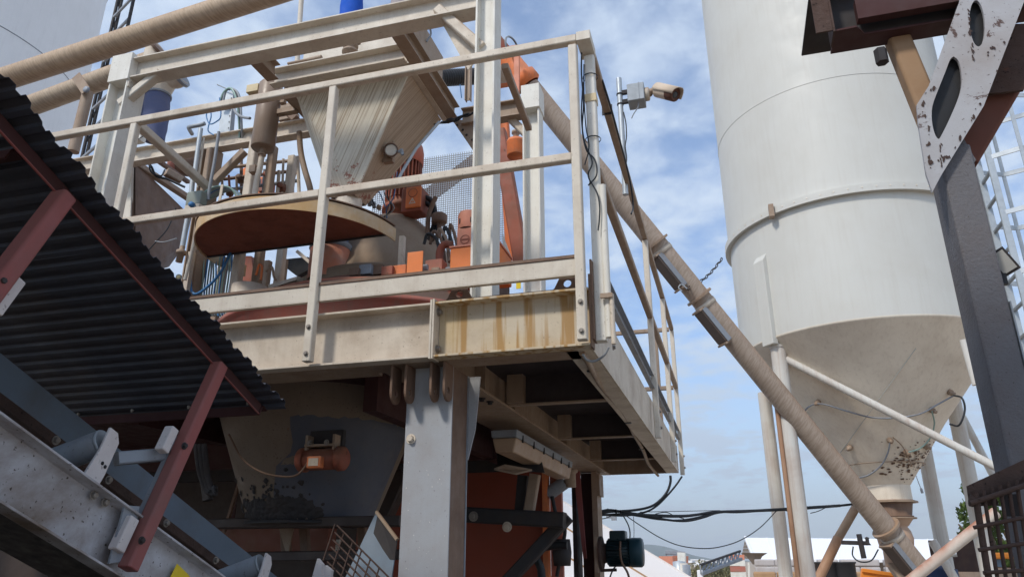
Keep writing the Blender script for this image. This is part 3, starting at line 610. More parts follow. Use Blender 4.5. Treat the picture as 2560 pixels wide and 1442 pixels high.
for k in range(4):
    build('signal_lead', MB().tube(bez([V(975+k*6, 430, Y=3.7), V(960+k*8, 480+k*4, Y=3.65), V(985-k*6, 520, Y=3.7), V(955+k*4, 545, Y=3.75)], 7), .004, 6), (HOSEW, CABLE, CREAM, HOSEB)[k], mt)
# breather cups
br = V(1098, 548, Y=3.95)
bt = thing('breather_cup', 'mushroom shaped brown breather on a curved pipe beside the housing', 'breather', br)
build('cup', MB().lathe(br + Vector((0, 0, -.03)), [(0, 0), (.045, 0), (.050, .01), (.050, .055), (.044, .062), (0, .065)], n=24), BROWN, bt)
build('bent_pipe', MB().tube(bez([br + Vector((0, 0, -.03)), br + Vector((.005, 0, -.09)), br + Vector((-.02, 0, -.125)), br + Vector((-.06, 0, -.12)), br + Vector((-.075, 0, -.06)), br + Vector((-.07, 0, .05)), br + Vector((-.03, 0, .16))], 7), .015, 12), BROWN, bt)
build('pipe_knot', MB().tube([br + Vector((-.10, 0, -.16)), br + Vector((-.04, 0, -.11))], .03, 12), DARKST, bt)
# pink inlet drum + sleeve + dark chute
dr = V(822, 672, Y=3.62)
dm = thing('inlet_drum', 'peeling pink orange drum with steel clamp ring below the hood', 'drum', dr)
build('drum', MB().lathe(dr + Vector((0, 0, -.08)), [(.118, 0), (.118, .20), (.108, .21)], n=40), paint('peeling_pink', (.62, .24, .15), dirt=(.50, .38, .32), amt=.7, scale=12, rust=.3, rustc=(.22, .15, .12), rscale=22, streak=.2), dm)
build('clamp_ring', MB().lathe(dr + Vector((0, 0, .115)), [(.118, 0), (.125, .006), (.122, .02), (.126, .034), (.112, .04)], n=40), GREYST, dm)
build('sleeve', MB().lathe(dr + Vector((0, 0, .15)), [(.105, 0), (.10, .05), (.105, .12), (.10, .2)], n=32), SLEEVE, dm)
dk = [V(690, 650, Y=4.0), V(770, 642, Y=4.0), V(775, 672, Y=4.0), V(742, 690, Y=4.0)]
tag(build('discharge_flap', MB().plate(dk, (0, .10, .0)), BLACK), 'black rubber flap seen between the drum and the thin posts below the hood', 'flap')
tag(build('slanted_strap', MB().bar(V(745, 630, Y=3.8), V(782, 662, Y=3.8), .04, .02), CREAM), 'short cream strap slanting down onto the pink drum', 'strap')
# orange plate, gearbox and small motor at right
p = V(1037, 655, Y=3.35)
tag(build('orange_plate', MB().box(p + Vector((-.045, 0, -.06)), p + Vector((.045, .006, .06))), HOTOR, None, .002), 'flat faded orange plate standing just right of the thin hood support', 'plate')
gp = V(1175, 665, Y=3.45)
gb_ = thing('orange_gearbox', 'bright orange box with a small finned motor on it behind the tall column', 'gearbox', gp)
build('case', MB().box(gp + Vector((-.115, 0, -.05)), gp + Vector((.16, .25, .115))), HOTOR, gb_, .006)
build('case_lid', MB().box(gp + Vector((-.121, -.006, .1155)), gp + Vector((.166, .256, .127))), ORANGE2, gb_, .003)
gm = gp + Vector((-.055, .05, .127))
build('motor_body', MB().box(gm + Vector((-.045, 0, .005)), gm + Vector((.06, .10, .13))), ORANGE2, gb_, .01)
build('motor_cap', MB().lathe(gm + Vector((.005, .05, .13)), [(.058, 0), (.060, .01), (.060, .085), (.052, .105), (.03, .115), (0, .118)], n=28), ORANGE2, gb_)
for k in range(9):
    build('vent_slot', MB().box(gm + Vector((-.032 + .0095*k, -.004 , .155)), gm + Vector((-.027 + .0095*k, .01, .185))), BLACK, gb_)
build('round_badge', MB().lathe(gm + Vector((.005, -.0005, .055)), [(.024, 0), (.027, 0), (.027, .002), (.024, .002)], (0, -1, 0), 24).box(gm + Vector((-.016, -.002, .050)), gm + Vector((.026, 0, .060))), ORRUST, gb_)
ob = V(1088, 660, Y=3.5)
build('pipe_box', MB().box(ob + Vector((-.06, 0, -.04)), ob + Vector((.04, .08, .03))), ORANGE2, gb_, .004)
base = V(1170, 735, Y=3.3)
build('mount_foot', MB().box((base.x-.16, 3.3, 2.58), (base.x+.25, 3.6, 2.74)), ORANGE, gb_, .004)
# things on the lid at left
lp = V(690, 700, Y=3.42)
lb = thing('lid_latch', 'orange lever latch with bent cream plates on the left of the mixer lid', 'latch', lp)
build('bent_plate', MB().plate([V(670, 712, Y=3.4), V(745, 690, Y=3.4), V(738, 700, Y=3.4), V(672, 722, Y=3.4)], (0, .08, .01)), CREAM, lb)
build('lever', MB().tube(bez([V(640, 688, Y=3.38), V(648, 662, Y=3.38), V(655, 668, Y=3.38), V(652, 700, Y=3.38)], 5), .007, 8), ORANGE, lb)
build('lever', MB().tube(bez([V(664, 678, Y=3.39), V(680, 668, Y=3.39), V(684, 690, Y=3.39), V(690, 700, Y=3.39)], 5), .007, 8), TAN, lb)
tag(build('side_skirt', MB().lathe(mc + Vector((0, 0, -.0)), [(RM+.17, 0), (RM+.17, .035), (RM+.12, .04)], n=64, a0=R(150), a1=R(290)), CREAM), 'thin cream curved kick plate around the foot of the mixer', 'kick plate')
sk = V(600, 770, Y=3.3)
tag(build('pale_cover', MB().lathe(V(620, 760, Y=3.35), [(.10, 0), (.10, .10), (.0, .13)], n=24), CREAM2), 'low pale round cover at the left foot of the mixer', 'cover')
# ================================================================ WIRE SCREENS
def screen(x0_, x1_, z0_, z1_, y, name, label, rim=True):
    t = thing(name, label, 'wire screen', (x1_, y, z0_)); st_ = .021; m = MB()
    nx = int((x1_-x0_)/st_); nz = int((z1_-z0_)/st_)
    for i in range(nx+1): m.box((x0_+i*st_-.0025, y-.0025, z0_), (x0_+i*st_+.0025, y+.0025, z1_))
    for i in range(nz+1): m.box((x0_, y+.0027, z0_+i*st_-.0025), (x1_, y+.0077, z0_+i*st_+.0025))
    build('wire_mesh', m, GREYST, t, kind='stuff', recalc=False)
    return t
a = V(1000, 412, Y=5.5); b = V(1262, 650, Y=5.5)
s1 = screen(a.x-.25, -1.62, 3.78, 5.06, 5.5, 'mesh_screen', 'grey wire mesh screen standing behind the red mixer motor')
build('stay', MB().bar(V(1050, 505, Y=5.56), V(1195, 398, Y=5.56), .15, .02, (0, 1, 0)), BROWN, s1)
build('bottom_rail', MB().box((a.x-.25, 5.49, 3.62), (-1.62, 5.54, 3.775)), RUSTY, s1)
build('post', MB().bar((-1.93, 5.47, 3.78), (-1.93, 5.47, 5.06), .012), DARKST, s1)
s2 = screen(-5.9, -3.7, 3.05, 3.72, 5.5, 'mesh_screen', 'grey wire mesh screen low at the left among the hoses and pipes')
# ================================================================ SKIP MAST (orange, between columns)
om = thing('orange_mast', 'dark orange inclined mast rising between the two cream columns', 'mast', V(1300, 650, Y=4.4))
build('rail', MB().bar(V(1305, 660, Y=4.4), V(1248, 330, Y=4.4), .10, .08, (0, 1, 0)), ORRUST, om)
build('rail', MB().bar(V(1282, 660, Y=4.6), V(1258, 300, Y=4.6), .08, .06, (0, 1, 0)), paint('deep_orange', (.62, .15, .04), dirt=(.30, .12, .07), amt=.4), om)
build('cross_piece', MB().bar(V(1262, 770, Y=3.9), V(1320, 790, Y=3.9), .05, .04), ORANGE, om)
oc = V(1290, 392, Y=4.2)
oca = thing('orange_canister', 'bright orange cylinder with a seam beside the far cream column', 'canister', oc)
build('shell', MB().lathe(oc, [(0, 0), (.058, 0), (.062, .005), (.062, .10), (.064, .103), (.064, .11), (.058, .125), (0, .13)], n=32), ORANGE, oca)
build('fitting', MB().lathe(oc + Vector((0, 0, .125)), [(.02, 0), (.02, .05), (.03, .055), (.03, .07), (0, .07)], n=12), TAN, oca)
yl = V(1296, 712, Y=3.4); tag(build('yellow_tag', MB().box(yl + Vector((-.012, 0, -.02)), yl + Vector((.012, .004, .02))), YEL), 'small yellow tag behind the foot of the far column', 'tag')
bw = [V(1257, 585, Y=4.0), V(1262, 600, Y=4.0), V(1284, 660, Y=4.0), V(1258, 652, Y=4.0)]
tag(build('white_triangle_sheet', MB().plate(bw, (0, .01, 0)), WHITE), 'small white triangular sheet right of the tall column', 'sheet')
# ================================================================ REAR HOPPER (left)
rh = thing('aggregate_hopper', 'brown sided hopper tapering behind the left frame with a pale front strip', 'hopper', V(380, 560, Y=3.7))
q = [V(215, 415, Y=3.62), V(330, 400, Y=3.62), V(322, 670, Y=3.62), V(240, 620, Y=3.62)]
build('front_sheet', MB().plate(q, (0, .02, 0)), CREAM2, rh)
q2 = [V(330, 402, Y=3.63), V(472, 540, Y=4.35), V(455, 610, Y=4.3), V(415, 665, Y=4.2), V(330, 690, Y=3.63)]
build('side_sheet', MB().add([*q2, *[x + Vector((.01, .02, 0)) for x in q2]], [(0, 1, 4), (1, 2, 4), (2, 3, 4), (5, 9, 6), (6, 9, 7), (7, 9, 8)]), BROWN, rh)
build('rim_rail', MB().bar(V(322, 398, Y=3.60), V(478, 500, Y=4.3), .05, .04), TAN, rh)
build('rim_rail', MB().bar(V(385, 395, Y=3.9), V(470, 455, Y=4.4), .035, .03), BROWN, rh)
bx = V(435, 445, Y=3.8)
build('terminal_box', MB().bar(V(415, 430, Y=3.85), V(452, 452, Y=3.95), .06, .055), TAN, rh)
build('cable', MB().tube(bez([V(318, 388, Y=3.6), V(372, 410, Y=3.65), V(390, 440, Y=3.7), V(418, 448, Y=3.75), V(462, 468, Y=3.8)], 7), .008, 8), CABLE, rh)
build('cable', MB().tube(bez([V(372, 400, Y=3.6), V(378, 430, Y=3.6), V(402, 440, Y=3.65), V(412, 425, Y=3.7)], 7), .006, 8), CABLE, rh)
build('lead', MB().tube(bez([V(440, 520, Y=3.7), V(420, 570, Y=3.7), V(390, 605, Y=3.7), V(372, 625, Y=3.7)], 7), .004, 8), CABLE, rh)
build('lead', MB().tube(bez([V(388, 603, Y=3.7), V(410, 605, Y=3.7), V(442, 596, Y=3.7)], 7), .004, 8), HOSEW, rh)
rm = V(447, 410, Y=4.6)
rmo = thing('drum_motor', 'horizontal dusty motor with red end behind the left frame', 'motor', rm)
d = Vector((.9, .3, -.1)).normalized()
build('body', MB().lathe(rm - d*.05, [(0, 0), (.09, 0), (.10, .02), (.10, .22), (0, .22)], d, 28), BROWN, rmo)
build('red_end', MB().lathe(rm - d*.06, [(0, 0), (.085, .0), (.105, .02), (.105, .07), (.10, .07)], d, 28), PANRED, rmo)
# ================================================================ PIPES, HOSES, CYLINDERS AT LEFT
def tubething(nm, label, cat, pts, r, mat, n=12, smooth=6): return tag(build(nm, MB().tube(bez(pts, smooth) if smooth else pts, r, n), mat), label, cat)
gp1 = thing('tee_pipe', 'galvanised pipe with elbow and tee standing left of the hose coil', 'pipe', V(458, 600, Y=3.36))
build('riser', MB().tube([V(502, 322, Y=3.36), V(486, 440, Y=3.36)], .0145, 14).tube([V(484, 425, Y=3.36), V(477, 500, Y=3.36), V(452, 640, Y=3.36)], .0155, 14), GALV, gp1)
build('elbow', MB().tube(bez([V(512, 309, Y=3.36), V(500, 313, Y=3.36), V(478, 317, Y=3.36), V(472, 320, Y=3.40), V(480, 335, Y=3.5)], 5), .013, 12), GALVD, gp1)
build('valve', MB().lathe(V(447, 655, Y=3.34), [(0, 0), (.02, 0), (.02, .05), (.03, .05), (.03, .07), (.015, .08), (.015, .1)], (.1, 0, 1), 12), TAN, gp1)
tubething('thin_riser', 'thin cream pipe between the galvanised pipe and the boarded post', 'pipe', [V(510, 345, Y=3.38), V(497, 440, Y=3.38), V(494, 470, Y=3.38)], .007, CREAM)
tubething('thin_riser', 'thin grey pipe strapped to the front of the left rear post', 'pipe', [V(547, 330, Y=3.36), V(537, 400, Y=3.36), V(524, 470, Y=3.36), V(520, 500, Y=3.36)], .010, GREYST)
tubething('lower_pipe', 'pale slanted pipe running down from the middle rail beside the hood', 'pipe', [V(492, 575, Y=3.25), V(478, 640, Y=3.25), V(462, 700, Y=3.25)], .010, CREAM2)
sl = thing('perforated_upright', 'bright galvanised perforated upright with hoses looped over its top', 'upright', V(560, 340, Y=3.5))
u0, u1 = V(549, 345, Y=3.5), V(560, 232, Y=3.5)
build('channel', MB().plate([V(545, 345, Y=3.5), V(572, 342, Y=3.5), V(583, 228, Y=3.5), V(556, 232, Y=3.5)], (0, .01, 0)), GALV, sl)
build('side_flange', MB().plate([V(572, 342, Y=3.5), V(583, 336, Y=3.56), V(592, 228, Y=3.56), V(583, 228, Y=3.5)], (.003, 0, 0)), GALVD, sl)
for k in range(7):
    p = V(573, 335, Y=3.498).lerp(V(582, 238, Y=3.498), k/6.5); build('hole_mark', MB().box(p + Vector((-.012, -.001, -.005)), p + Vector((-.007, 0, .005))), DARKST, sl)
for k, (a, m, r) in enumerate(((0, HOSEG, .009), (1, BLACK, .007), (2, HOSEW, .008))):
    build('hose', MB().tube(bez([V(548+a*4, 262, Y=3.46), V(560+a*3, 232-a*3, Y=3.45), V(578+a*5, 222+a*2, Y=3.44), V(592+a*4, 250, Y=3.44), V(598+a*3, 300+a*8, Y=3.46), V(600+a*3, 345, Y=3.5)], 7), r, 10), m, sl)
build('hose', MB().tube(bez([V(580, 262, Y=3.42), V(590, 282, Y=3.40), V(604, 292, Y=3.38), V(625, 296, Y=3.34)], 7), .009, 10), HOSEW, sl)
build('blue_lead', MB().tube(bez([V(549, 245, Y=3.4), V(552, 290, Y=3.4), V(540, 305, Y=3.4), V(524, 310, Y=3.4), V(516, 290, Y=3.4), V(522, 272, Y=3.4), V(528, 290, Y=3.4), V(520, 325, Y=3.4), V(534, 338, Y=3.4)], 7), .004, 8), HOSEB, sl)
build('rod', MB().tube([V(543, 212, Y=3.48), V(575, 226, Y=3.48)], .004, 6), GALVD, sl)
# coil of hoses above the middle rail and falling down behind the hood
hc = thing('hose_coil', 'bundle of green, grey and blue air hoses looped over the middle rail', 'hose bundle', V(560, 600, Y=3.45))
for k in range(9):
    a = k*7; m = (HOSEG, HOSEW, HOSEG, HOSEB, GALVD, HOSEG)[k % 6]
    build('hose', MB().tube(bez([V(500+a*.5, 505, Y=3.38+.02*k), V(515+a*.6, 478+k, Y=3.38+.02*k), V(545+a*.6, 466+k*1.2, Y=3.40+.02*k), V(575+a*.45, 470+k*2, Y=3.42+.02*k), V(592+a*.4, 492+k*2, Y=3.44), V(602+a*.4, 520, Y=3.45)], 7), .0065, 8), m, hc)
for k in range(12):
    a = k*7.5; m = (HOSEG, HOSEB, HOSEG, HOSEW, HOSEG, HOSEB)[k % 6]; yy = 3.52 + .025*(k % 5)
    build('hose', MB().tube(bez([V(508+a*1.1, 560+5*(k % 3), Y=yy), V(510+a*.95+6*math.sin(k), 620, Y=yy), V(508+a*.85, 690, Y=yy), V(505+a*.8, 745, Y=yy), V(520+a*.7, 790, Y=yy)], 7), .0055, 8), m, hc)
build('hose', MB().tube(bez([V(476, 700, Y=3.4), V(478, 725, Y=3.4), V(490, 735, Y=3.4), V(515, 720, Y=3.4), V(545, 690, Y=3.4), V(568, 650, Y=3.4), V(590, 600, Y=3.45)], 8), .008, 8), HOSEB, hc)
build('spacer_strip', MB().bar(V(549, 502, Y=3.36), V(556, 462, Y=3.36), .018, .006, (0, 1, 0)), CREAM, hc)
jb = V(485, 490, Y=3.30)
jbt = thing('junction_box', 'grey green hinged box with a blue knob above the middle rail', 'junction box', jb)
build('case', MB().box(jb + Vector((-.055, 0, -.055)), jb + Vector((.05, .06, .035))), paint('grey_green', (.24, .27, .24), dirt=(.16, .15, .12), amt=.5), jbt, .006)
build('lower_case', MB().box(jb + Vector((-.052, -.004, -.09)), jb + Vector((.052, .05, -.056))), CREAM2, jbt, .003)
build('knob', MB().lathe(jb + Vector((.01, -.01, -.068)), [(0, 0), (.018, 0), (.016, .02), (0, .024)], (0, -1, 0), 16), HOSEB, jbt)
tubething('white_panel_strip', 'pale upright strip seen below the left end of the hood', 'strip', [V(500, 640, Y=3.6), V(488, 705, Y=3.6)], .02, CREAM2, 4, 0)
gl = V(449, 693, Y=3.2)
gg = thing('round_gauge', 'round gauge with a pale yellow face beside the edge of the dark canopy', 'gauge', gl)
gd = Vector((.3, -1, -.3)).normalized()
build('bezel', MB().lathe(gl, [(0, 0), (.014, 0), (.016, .003), (.016, .014), (.013, .014)], gd, 20), GALVD, gg)
build('dial', MB().lathe(gl + gd*.009, [(0, 0), (.0145, 0), (.0145, .004), (0, .004)], gd, 20), paint('dial_yellow', (.75, .66, .36), amt=.1), gg)
build('stem', MB().tube([gl, gl + Vector((-.01, .01, -.035))], .006, 8), GALV, gg)
# small control bits above hood near motor
cl = V(900, 500, Y=3.6)
cc = thing('valve_cluster', 'cluster of small dusty valves and leads on top of the hood', 'valves', cl)
random.seed(5)
for k in range(9):
    p = V(845 + 13*k, 490 + 4.2*k, Y=3.62); hh = .02 + .03*random.random()
    build('fitting', MB().lathe(p, [(0, 0), (.012, 0), (.012, hh*.5), (.017, hh*.55), (.017, hh*.8), (.008, hh), (.008, hh*1.4), (0, hh*1.4)], (random.uniform(-.4, .4), 0, 1), 8), random.choice([TAN, GALVD, CREAM, GREYST]), cc)
for k in range(4):
    build('lead', MB().tube(bez([V(830+30*k, 488, Y=3.6), V(855+30*k, 470+8*(k % 2), Y=3.58), V(880+28*k, 500+6*k, Y=3.6)], 6), .0035, 6), (HOSEW, TAN, CABLE, HOSEB)[k], cc)
# extra small plant: manifold pipes, valve bodies and posts crowding the space round the mixer
mf = thing('pipe_manifold', 'crowded manifold of short dusty pipes and valves between the thin posts left of the hopper', 'manifold', V(640, 520, Y=3.75))
random.seed(31)
for k in range(13):
    px = 560 + 16*k + random.uniform(-4, 4); y_ = 3.62 + .05*(k % 4); p0 = V(px, 500 + random.uniform(-15, 10), Y=y_); p1 = V(px + random.uniform(-6, 6), 405 + random.uniform(-25, 35), Y=y_)
    build('riser', MB().tube([p0, p1], random.choice([.008, .011, .015]), 10), random.choice([TAN, CREAM, GREYST, BROWN, GALVD, ORRUST]), mf)
    if k % 2: c = p0.lerp(p1, random.uniform(.3, .8)); build('valve_body', MB().lathe(c, [(0, -.02), (.022, -.02), (.026, 0), (.022, .03), (0, .03)], (0, 0, 1), 10).lathe(c, [(0, 0), (.012, 0), (.012, .05), (.02, .052), (.02, .06), (0, .06)], (.3, -1, 0), 8), random.choice([TAN, BROWN, ORRUST, GALVD]), mf)
for k in range(3): build('cross_pipe', MB().tube([V(560, 420+28*k, Y=3.72), V(745, 400+26*k, Y=3.78)], .012, 10), (TAN, BROWN, GREYST)[k], mf)
lm = thing('lid_fittings', 'dusty clamps, hoses and hatch boxes scattered over the dark mixer lid', 'fittings', V(900, 690, Y=3.6))
for k in range(9):
    p = V(885 + 30*k + random.uniform(-6, 6), 676 + random.uniform(-6, 8), Y=3.42 + .03*(k % 3)); s_ = random.uniform(.018, .04)
    build('clamp_block', MB().box(p - Vector((s_, s_*.6, s_*.7)), p + Vector((s_, s_*.6, s_*.9))), random.choice([ORRUST, TAN, ORANGE, BROWN, GREYST]), lm, .004)
for k in range(5): build('hose', MB().tube(bez([V(1060+16*k, 610, Y=3.75), V(1070+14*k, 585-6*k, Y=3.75), V(1092+12*k, 600, Y=3.72), V(1100+12*k, 655, Y=3.66)], 6), .010, 8), (BLACK, BROWN, TAN, CABLE, BROWN)[k], lm)
rbx = V(1100, 628, Y=3.62)
tag(build('breather_elbow', MB().tube(bez([rbx + Vector((0, 0, -.08)), rbx, rbx + Vector((.03, 0, .04)), rbx + Vector((.07, 0, .03))], 6), .022, 14), ORRUST), 'short rust orange elbow between the housing and the orange gearbox', 'elbow')
# red machinery glimpses left of the tank
rd = V(630, 440, Y=4.4)
rr2 = thing('orange_gear_unit', 'orange gear unit glimpsed between the thin posts under the brown tank', 'gear unit', rd)
build('case', MB().box(rd + Vector((-.06, 0, -.20)), rd + Vector((.10, .12, -.02))).lathe(rd + Vector((-.06, .05, -.02)), [(.055, 0), (.06, .01), (.06, .10), (.03, .13), (0, .13)], n=20), ORANGE, rr2, .004)
build('fin_block', MB().box(rd + Vector((.09, -.02, -.16)), rd + Vector((.17, .08, -.05))), ORRUST, rr2, .004)
rp = V(612, 680, Y=4.3)
tag(build('orange_sheet', MB().plate([V(600, 640, Y=3.95), V(628, 640, Y=3.95), V(636, 705, Y=3.95), V(596, 700, Y=3.95)], (0, .05, 0)), ORRUST), 'dark orange upright plate below the flat edge of the hood', 'plate')
def proj(p):
    q = Vector(p) - CAM; fx = -math.sin(AZ)*q.x + math.cos(AZ)*q.y; rx = math.cos(AZ)*q.x + math.sin(AZ)*q.y
    d = fx*math.cos(PITCH) + q.z*math.sin(PITCH); w = -fx*math.sin(PITCH) + q.z*math.cos(PITCH)
    return CX + F*rx/d, CY - F*w/d
def along(A, B, px):
    lo, hi = 0.0, 1.0; f = lambda t: proj(A.lerp(B, t))[0]; s = 1 if f(1) > f(0) else -1
    for _ in range(40):
        m = (lo+hi)/2
        if (f(m) - px)*s < 0: lo = m
        else: hi = m
    return (lo+hi)/2
# ================================================================ SCREW CONVEYORS
A = V(1322, 215, Y=6.2); B = V(2300, 1425, Y=8.3); rs = .105; dAB = (B-A).normalized()
sc = thing('screw_conveyor', 'long brown screw conveyor tube slanting from the right silo up behind the guard rail', 'screw conveyor', B)
cuts = [0, along(A, B, 1640), along(A, B, 1748), along(A, B, 2215), 1]
for a, b in zip(cuts[:-1], cuts[1:]):
    a_, b_ = A.lerp(B, a), A.lerp(B, b)
    build('tube_section', MB().tube([a_ + dAB*.012, a_.lerp(b_, .5), b_ - dAB*.012], rs, 36), SCREW, sc)
dn = Vector((0, 0, -1)) - dAB*Vector((0, 0, -1)).dot(dAB); dn.normalize()
sdv = dAB.cross(dn).normalized()
for c in cuts[1:4]:
    p = A.lerp(B, c)
    build('flange', MB().lathe(p - dAB*.011, [(rs, 0), (rs+.035, 0), (rs+.035, .022), (rs, .022)], dAB, 28, False), TAN, sc)
    p2 = p + dAB*.13
    build('inspection_flange', MB().lathe(p2 - dAB*.06, [(rs, 0), (rs+.006, 0), (rs+.006, .05), (rs, .05)], dAB, 28), CREAM, sc)
    for e in (0, 1):
        q0 = p + dAB*(.10 if e == 0 else .50)
        build('hatch_bracket', MB().bar(q0 + dn*(rs-.02), q0 + dn*(rs+.045), .15, .02, dAB), TAN, sc, .002)
    build('hatch', MB().prof(p + dAB*.115 + dn*(rs+.0), p + dAB*.485 + dn*(rs+.0), [(-.075, -.035), (.075, -.035), (.07, .03), (-.07, .03)], dn), paint('hatch_brown', (.11, .085, .075), amt=.4), sc, .003)
    for sg in (-1, 1):
        build('hatch_side', MB().prof(p + dAB*.105 + dn*(rs-.03) + sdv*.078*sg, p + dAB*.495 + dn*(rs-.03) + sdv*.078*sg, [(-.004, -.05), (.004, -.05), (.004, .045), (-.004, .045)], dn), GREYST, sc)
for t in (.47, .57, .7): bolt(A.lerp(B, t) - dn*rs, -dn, .012, sc)
# top drive
tp = V(1300, 175, Y=6.1)
dm_ = thing('screw_drive', 'orange gear motor with a pale ring at the head of the screw conveyor', 'gear motor', tp)
build('gear_case', MB().lathe(A - dAB*.42, [(0, 0), (.10, 0), (.12, .05), (.12, .28), (.15, .30), (.15, .40), (.12, .42)], dAB, 28), ORANGE, dm_)
build('motor', MB().lathe(A - dAB*.80, [(0, 0), (.08, .01), (.10, .05), (.10, .38)], dAB, 28), ORRUST, dm_)
build('side_plate', MB().box(tp + Vector((-.30, -.05, -.15)), tp + Vector((-.02, .05, .28))), ORANGE, dm_, .005)
build('strap', MB().bar(V(1292, 130, Y=5.9), V(1292, 275, Y=5.9), .055, .03, (0, 1, 0)), ORANGE2, dm_)
build('ring', MB().lathe(A - dAB*.34 + Vector((.06, -.1, .08)), [(.10, 0), (.115, 0), (.115, .015), (.10, .015)], (1, -.4, 0), 28), GREYST, dm_)
# black coupling hose and spout to the hopper
a, b = V(1100, 196, Y=4.6), V(1215, 190, Y=4.9)
bh = MB(); pts = [a.lerp(b, k/40) for k in range(41)]; bh.tube(pts, [.066 + .0025*(k % 2) for k in range(41)], 24, smooth=False)
bht = thing('rubber_coupling', 'black ribbed rubber coupling lying across behind the gantry', 'coupling', a)
build('hose', bh, BLACK, bht)
build('spout', MB().tube([b, V(1262, 185, Y=5.1)], .075, 24), TAN, bht)
build('blue_cord', MB().tube([V(1150, 212, Y=4.6), V(1154, 245, Y=4.6)], .004, 6), HOSEB, bht)
for px in (1172, ):
    build('stand', MB().ibeam(V(px, 140, Y=4.3), V(px-2, 252, Y=4.3), .045, .04, .006, (1, 0, 0)), ORANGE2 if 0 else TAN, bht)
# upper left screws
for i, (q0, q1, yy, mat, lab) in enumerate((((-160, 253), (760, -42), 4.5, SCREWT, 'upper of two brown screw conveyor tubes crossing the top left corner'), ((-100, 330), (400, 146), 5.15, SCREWL, 'lower paler screw conveyor tube ending in an elbow behind the gantry post'))):
    a, b = V(*q0, Y=yy), V(*q1, Y=yy)
    if i == 1: b = a.lerp(b, .97)
    t = thing('screw_conveyor', lab, 'screw conveyor', a)
    build('tube_section', MB().tube([a, a.lerp(b, .4), a.lerp(b, .8), b], .108, 40), mat, t)
    if i == 0:
        d = (b-a).normalized(); p = a.lerp(b, along(a, b, 215))
        build('clamp_band', MB().lathe(p + Vector((0, .05, .06)) - d*.03, [(.085, 0), (.098, .0), (.098, .07), (.085, .07)], d, 24), TAN, t)
        build('hanger_strap', MB().bar(V(190, 190, Y=4.38), V(215, 228, Y=4.38), .09, .012, (0, 1, 0)), TAN, t)
        build('hanger_pivot', MB().lathe(V(218, 226, Y=4.37), [(0, 0), (.03, 0), (.03, .02), (0, .02)], (0, -1, 0), 16), GREYST, t)
        build('hanger_post', MB().tube([V(220, 232, Y=4.45), V(183, 380, Y=4.45)], .048, 20), TAN, t)
# spouts with fabric sleeves
for k, (tp_, el, sl0, sl1, cap, lab) in enumerate((((388, 132), (372, 160), (352, 200), (328, 345), (400, 122), 'left spout with dusty blue fabric sleeve beside the gantry post'), ((440, 196), (412, 200), (398, 236), (380, 348), (452, 188), 'right spout with dusty blue fabric sleeve tied round its neck'))):
    yy = 5.1 if k == 0 else 4.95
    t = thing('sleeved_spout', lab, 'spout', V(*sl1, Y=yy))
    build('pipe_elbow', MB().tube(bez([V(*cap, Y=yy), V(*tp_, Y=yy), V(el[0]+8, el[1], Y=yy), V(*sl0, Y=yy), V(sl0[0]-6, sl0[1]+30, Y=yy)], 7), .10, 28), CREAM, t)
    c = V(*cap, Y=yy); d = (V(*cap, Y=yy) - V(*tp_, Y=yy)).normalized()
    build('cap_flange', MB().lathe(c - d*.03, [(0, 0), (.125, 0), (.125, .03), (0, .04)], d, 24, False), BROWN if k == 0 else GREYST, t)
    a, b = V(*sl0, Y=yy), V(*sl1, Y=yy)
    build('fabric_sleeve', MB().tube([a.lerp(b, q/8) + Vector((random.uniform(-.008, .008), 0, 0)) for q in range(9)], [.108, .112, .118, .112, .12, .113, .118, .112, .118], 28), SLEEVE, t)
    build('tie_band', MB().tube([a.lerp(b, .02), a.lerp(b, .06)], .118, 28), GREYST, t)
# bright blue and pale fabric at top, vertical post
a, b = V(885, -60, Y=4.0), V(876, 60, Y=4.0)
tag(build('blue_sleeve', MB().tube([a.lerp(b, q/6) for q in range(7)], [.072, .078, .082, .080, .086, .085, .09], 24), BLUEF), 'bright blue fabric sleeve hanging above the top gantry beam', 'sleeve')
a, b = V(1010, -60, Y=4.0), V(1000, 40, Y=4.0)
tag(build('grey_sleeve', MB().tube([a.lerp(b, q/6) for q in range(7)], [.07, .075, .07, .08, .075, .078, .08], 24), paint('mauve_grey_fabric', (.36, .32, .33), dirt=(.22, .18, .18), amt=.5, rough=.95, bump=.5, bscale=20)), 'greyish fabric sleeve at the top edge right of the blue one', 'sleeve')
tag(build('vent_pipe', MB().tube([V(756, -40, Y=3.6), V(742, 170, Y=3.6)], .017, 16), CREAM2), 'slim grey vertical pipe rising behind the top beam', 'pipe')
# small things on the rear beam
sp = V(340, 352, Y=3.44)
wl_ = thing('work_lamp', 'small white lamp head on the rear beam below the blue sleeves', 'lamp', sp)
build('head', MB().box(sp + Vector((-.05, -.02, -.012)), sp + Vector((.05, .03, .025))).lathe(sp + Vector((.03, 0, .03)), [(0, 0), (.018, 0), (.02, .02), (.01, .04), (0, .042)], n=12), WHITE, wl_)
build('wire', MB().tube(bez([sp + Vector((0, 0, .0)), sp + Vector((.02, -.02, -.02)), sp + Vector((.05, -.02, .0)), sp + Vector((.07, 0, .03))], 5), .003, 6), CABLE, wl_)

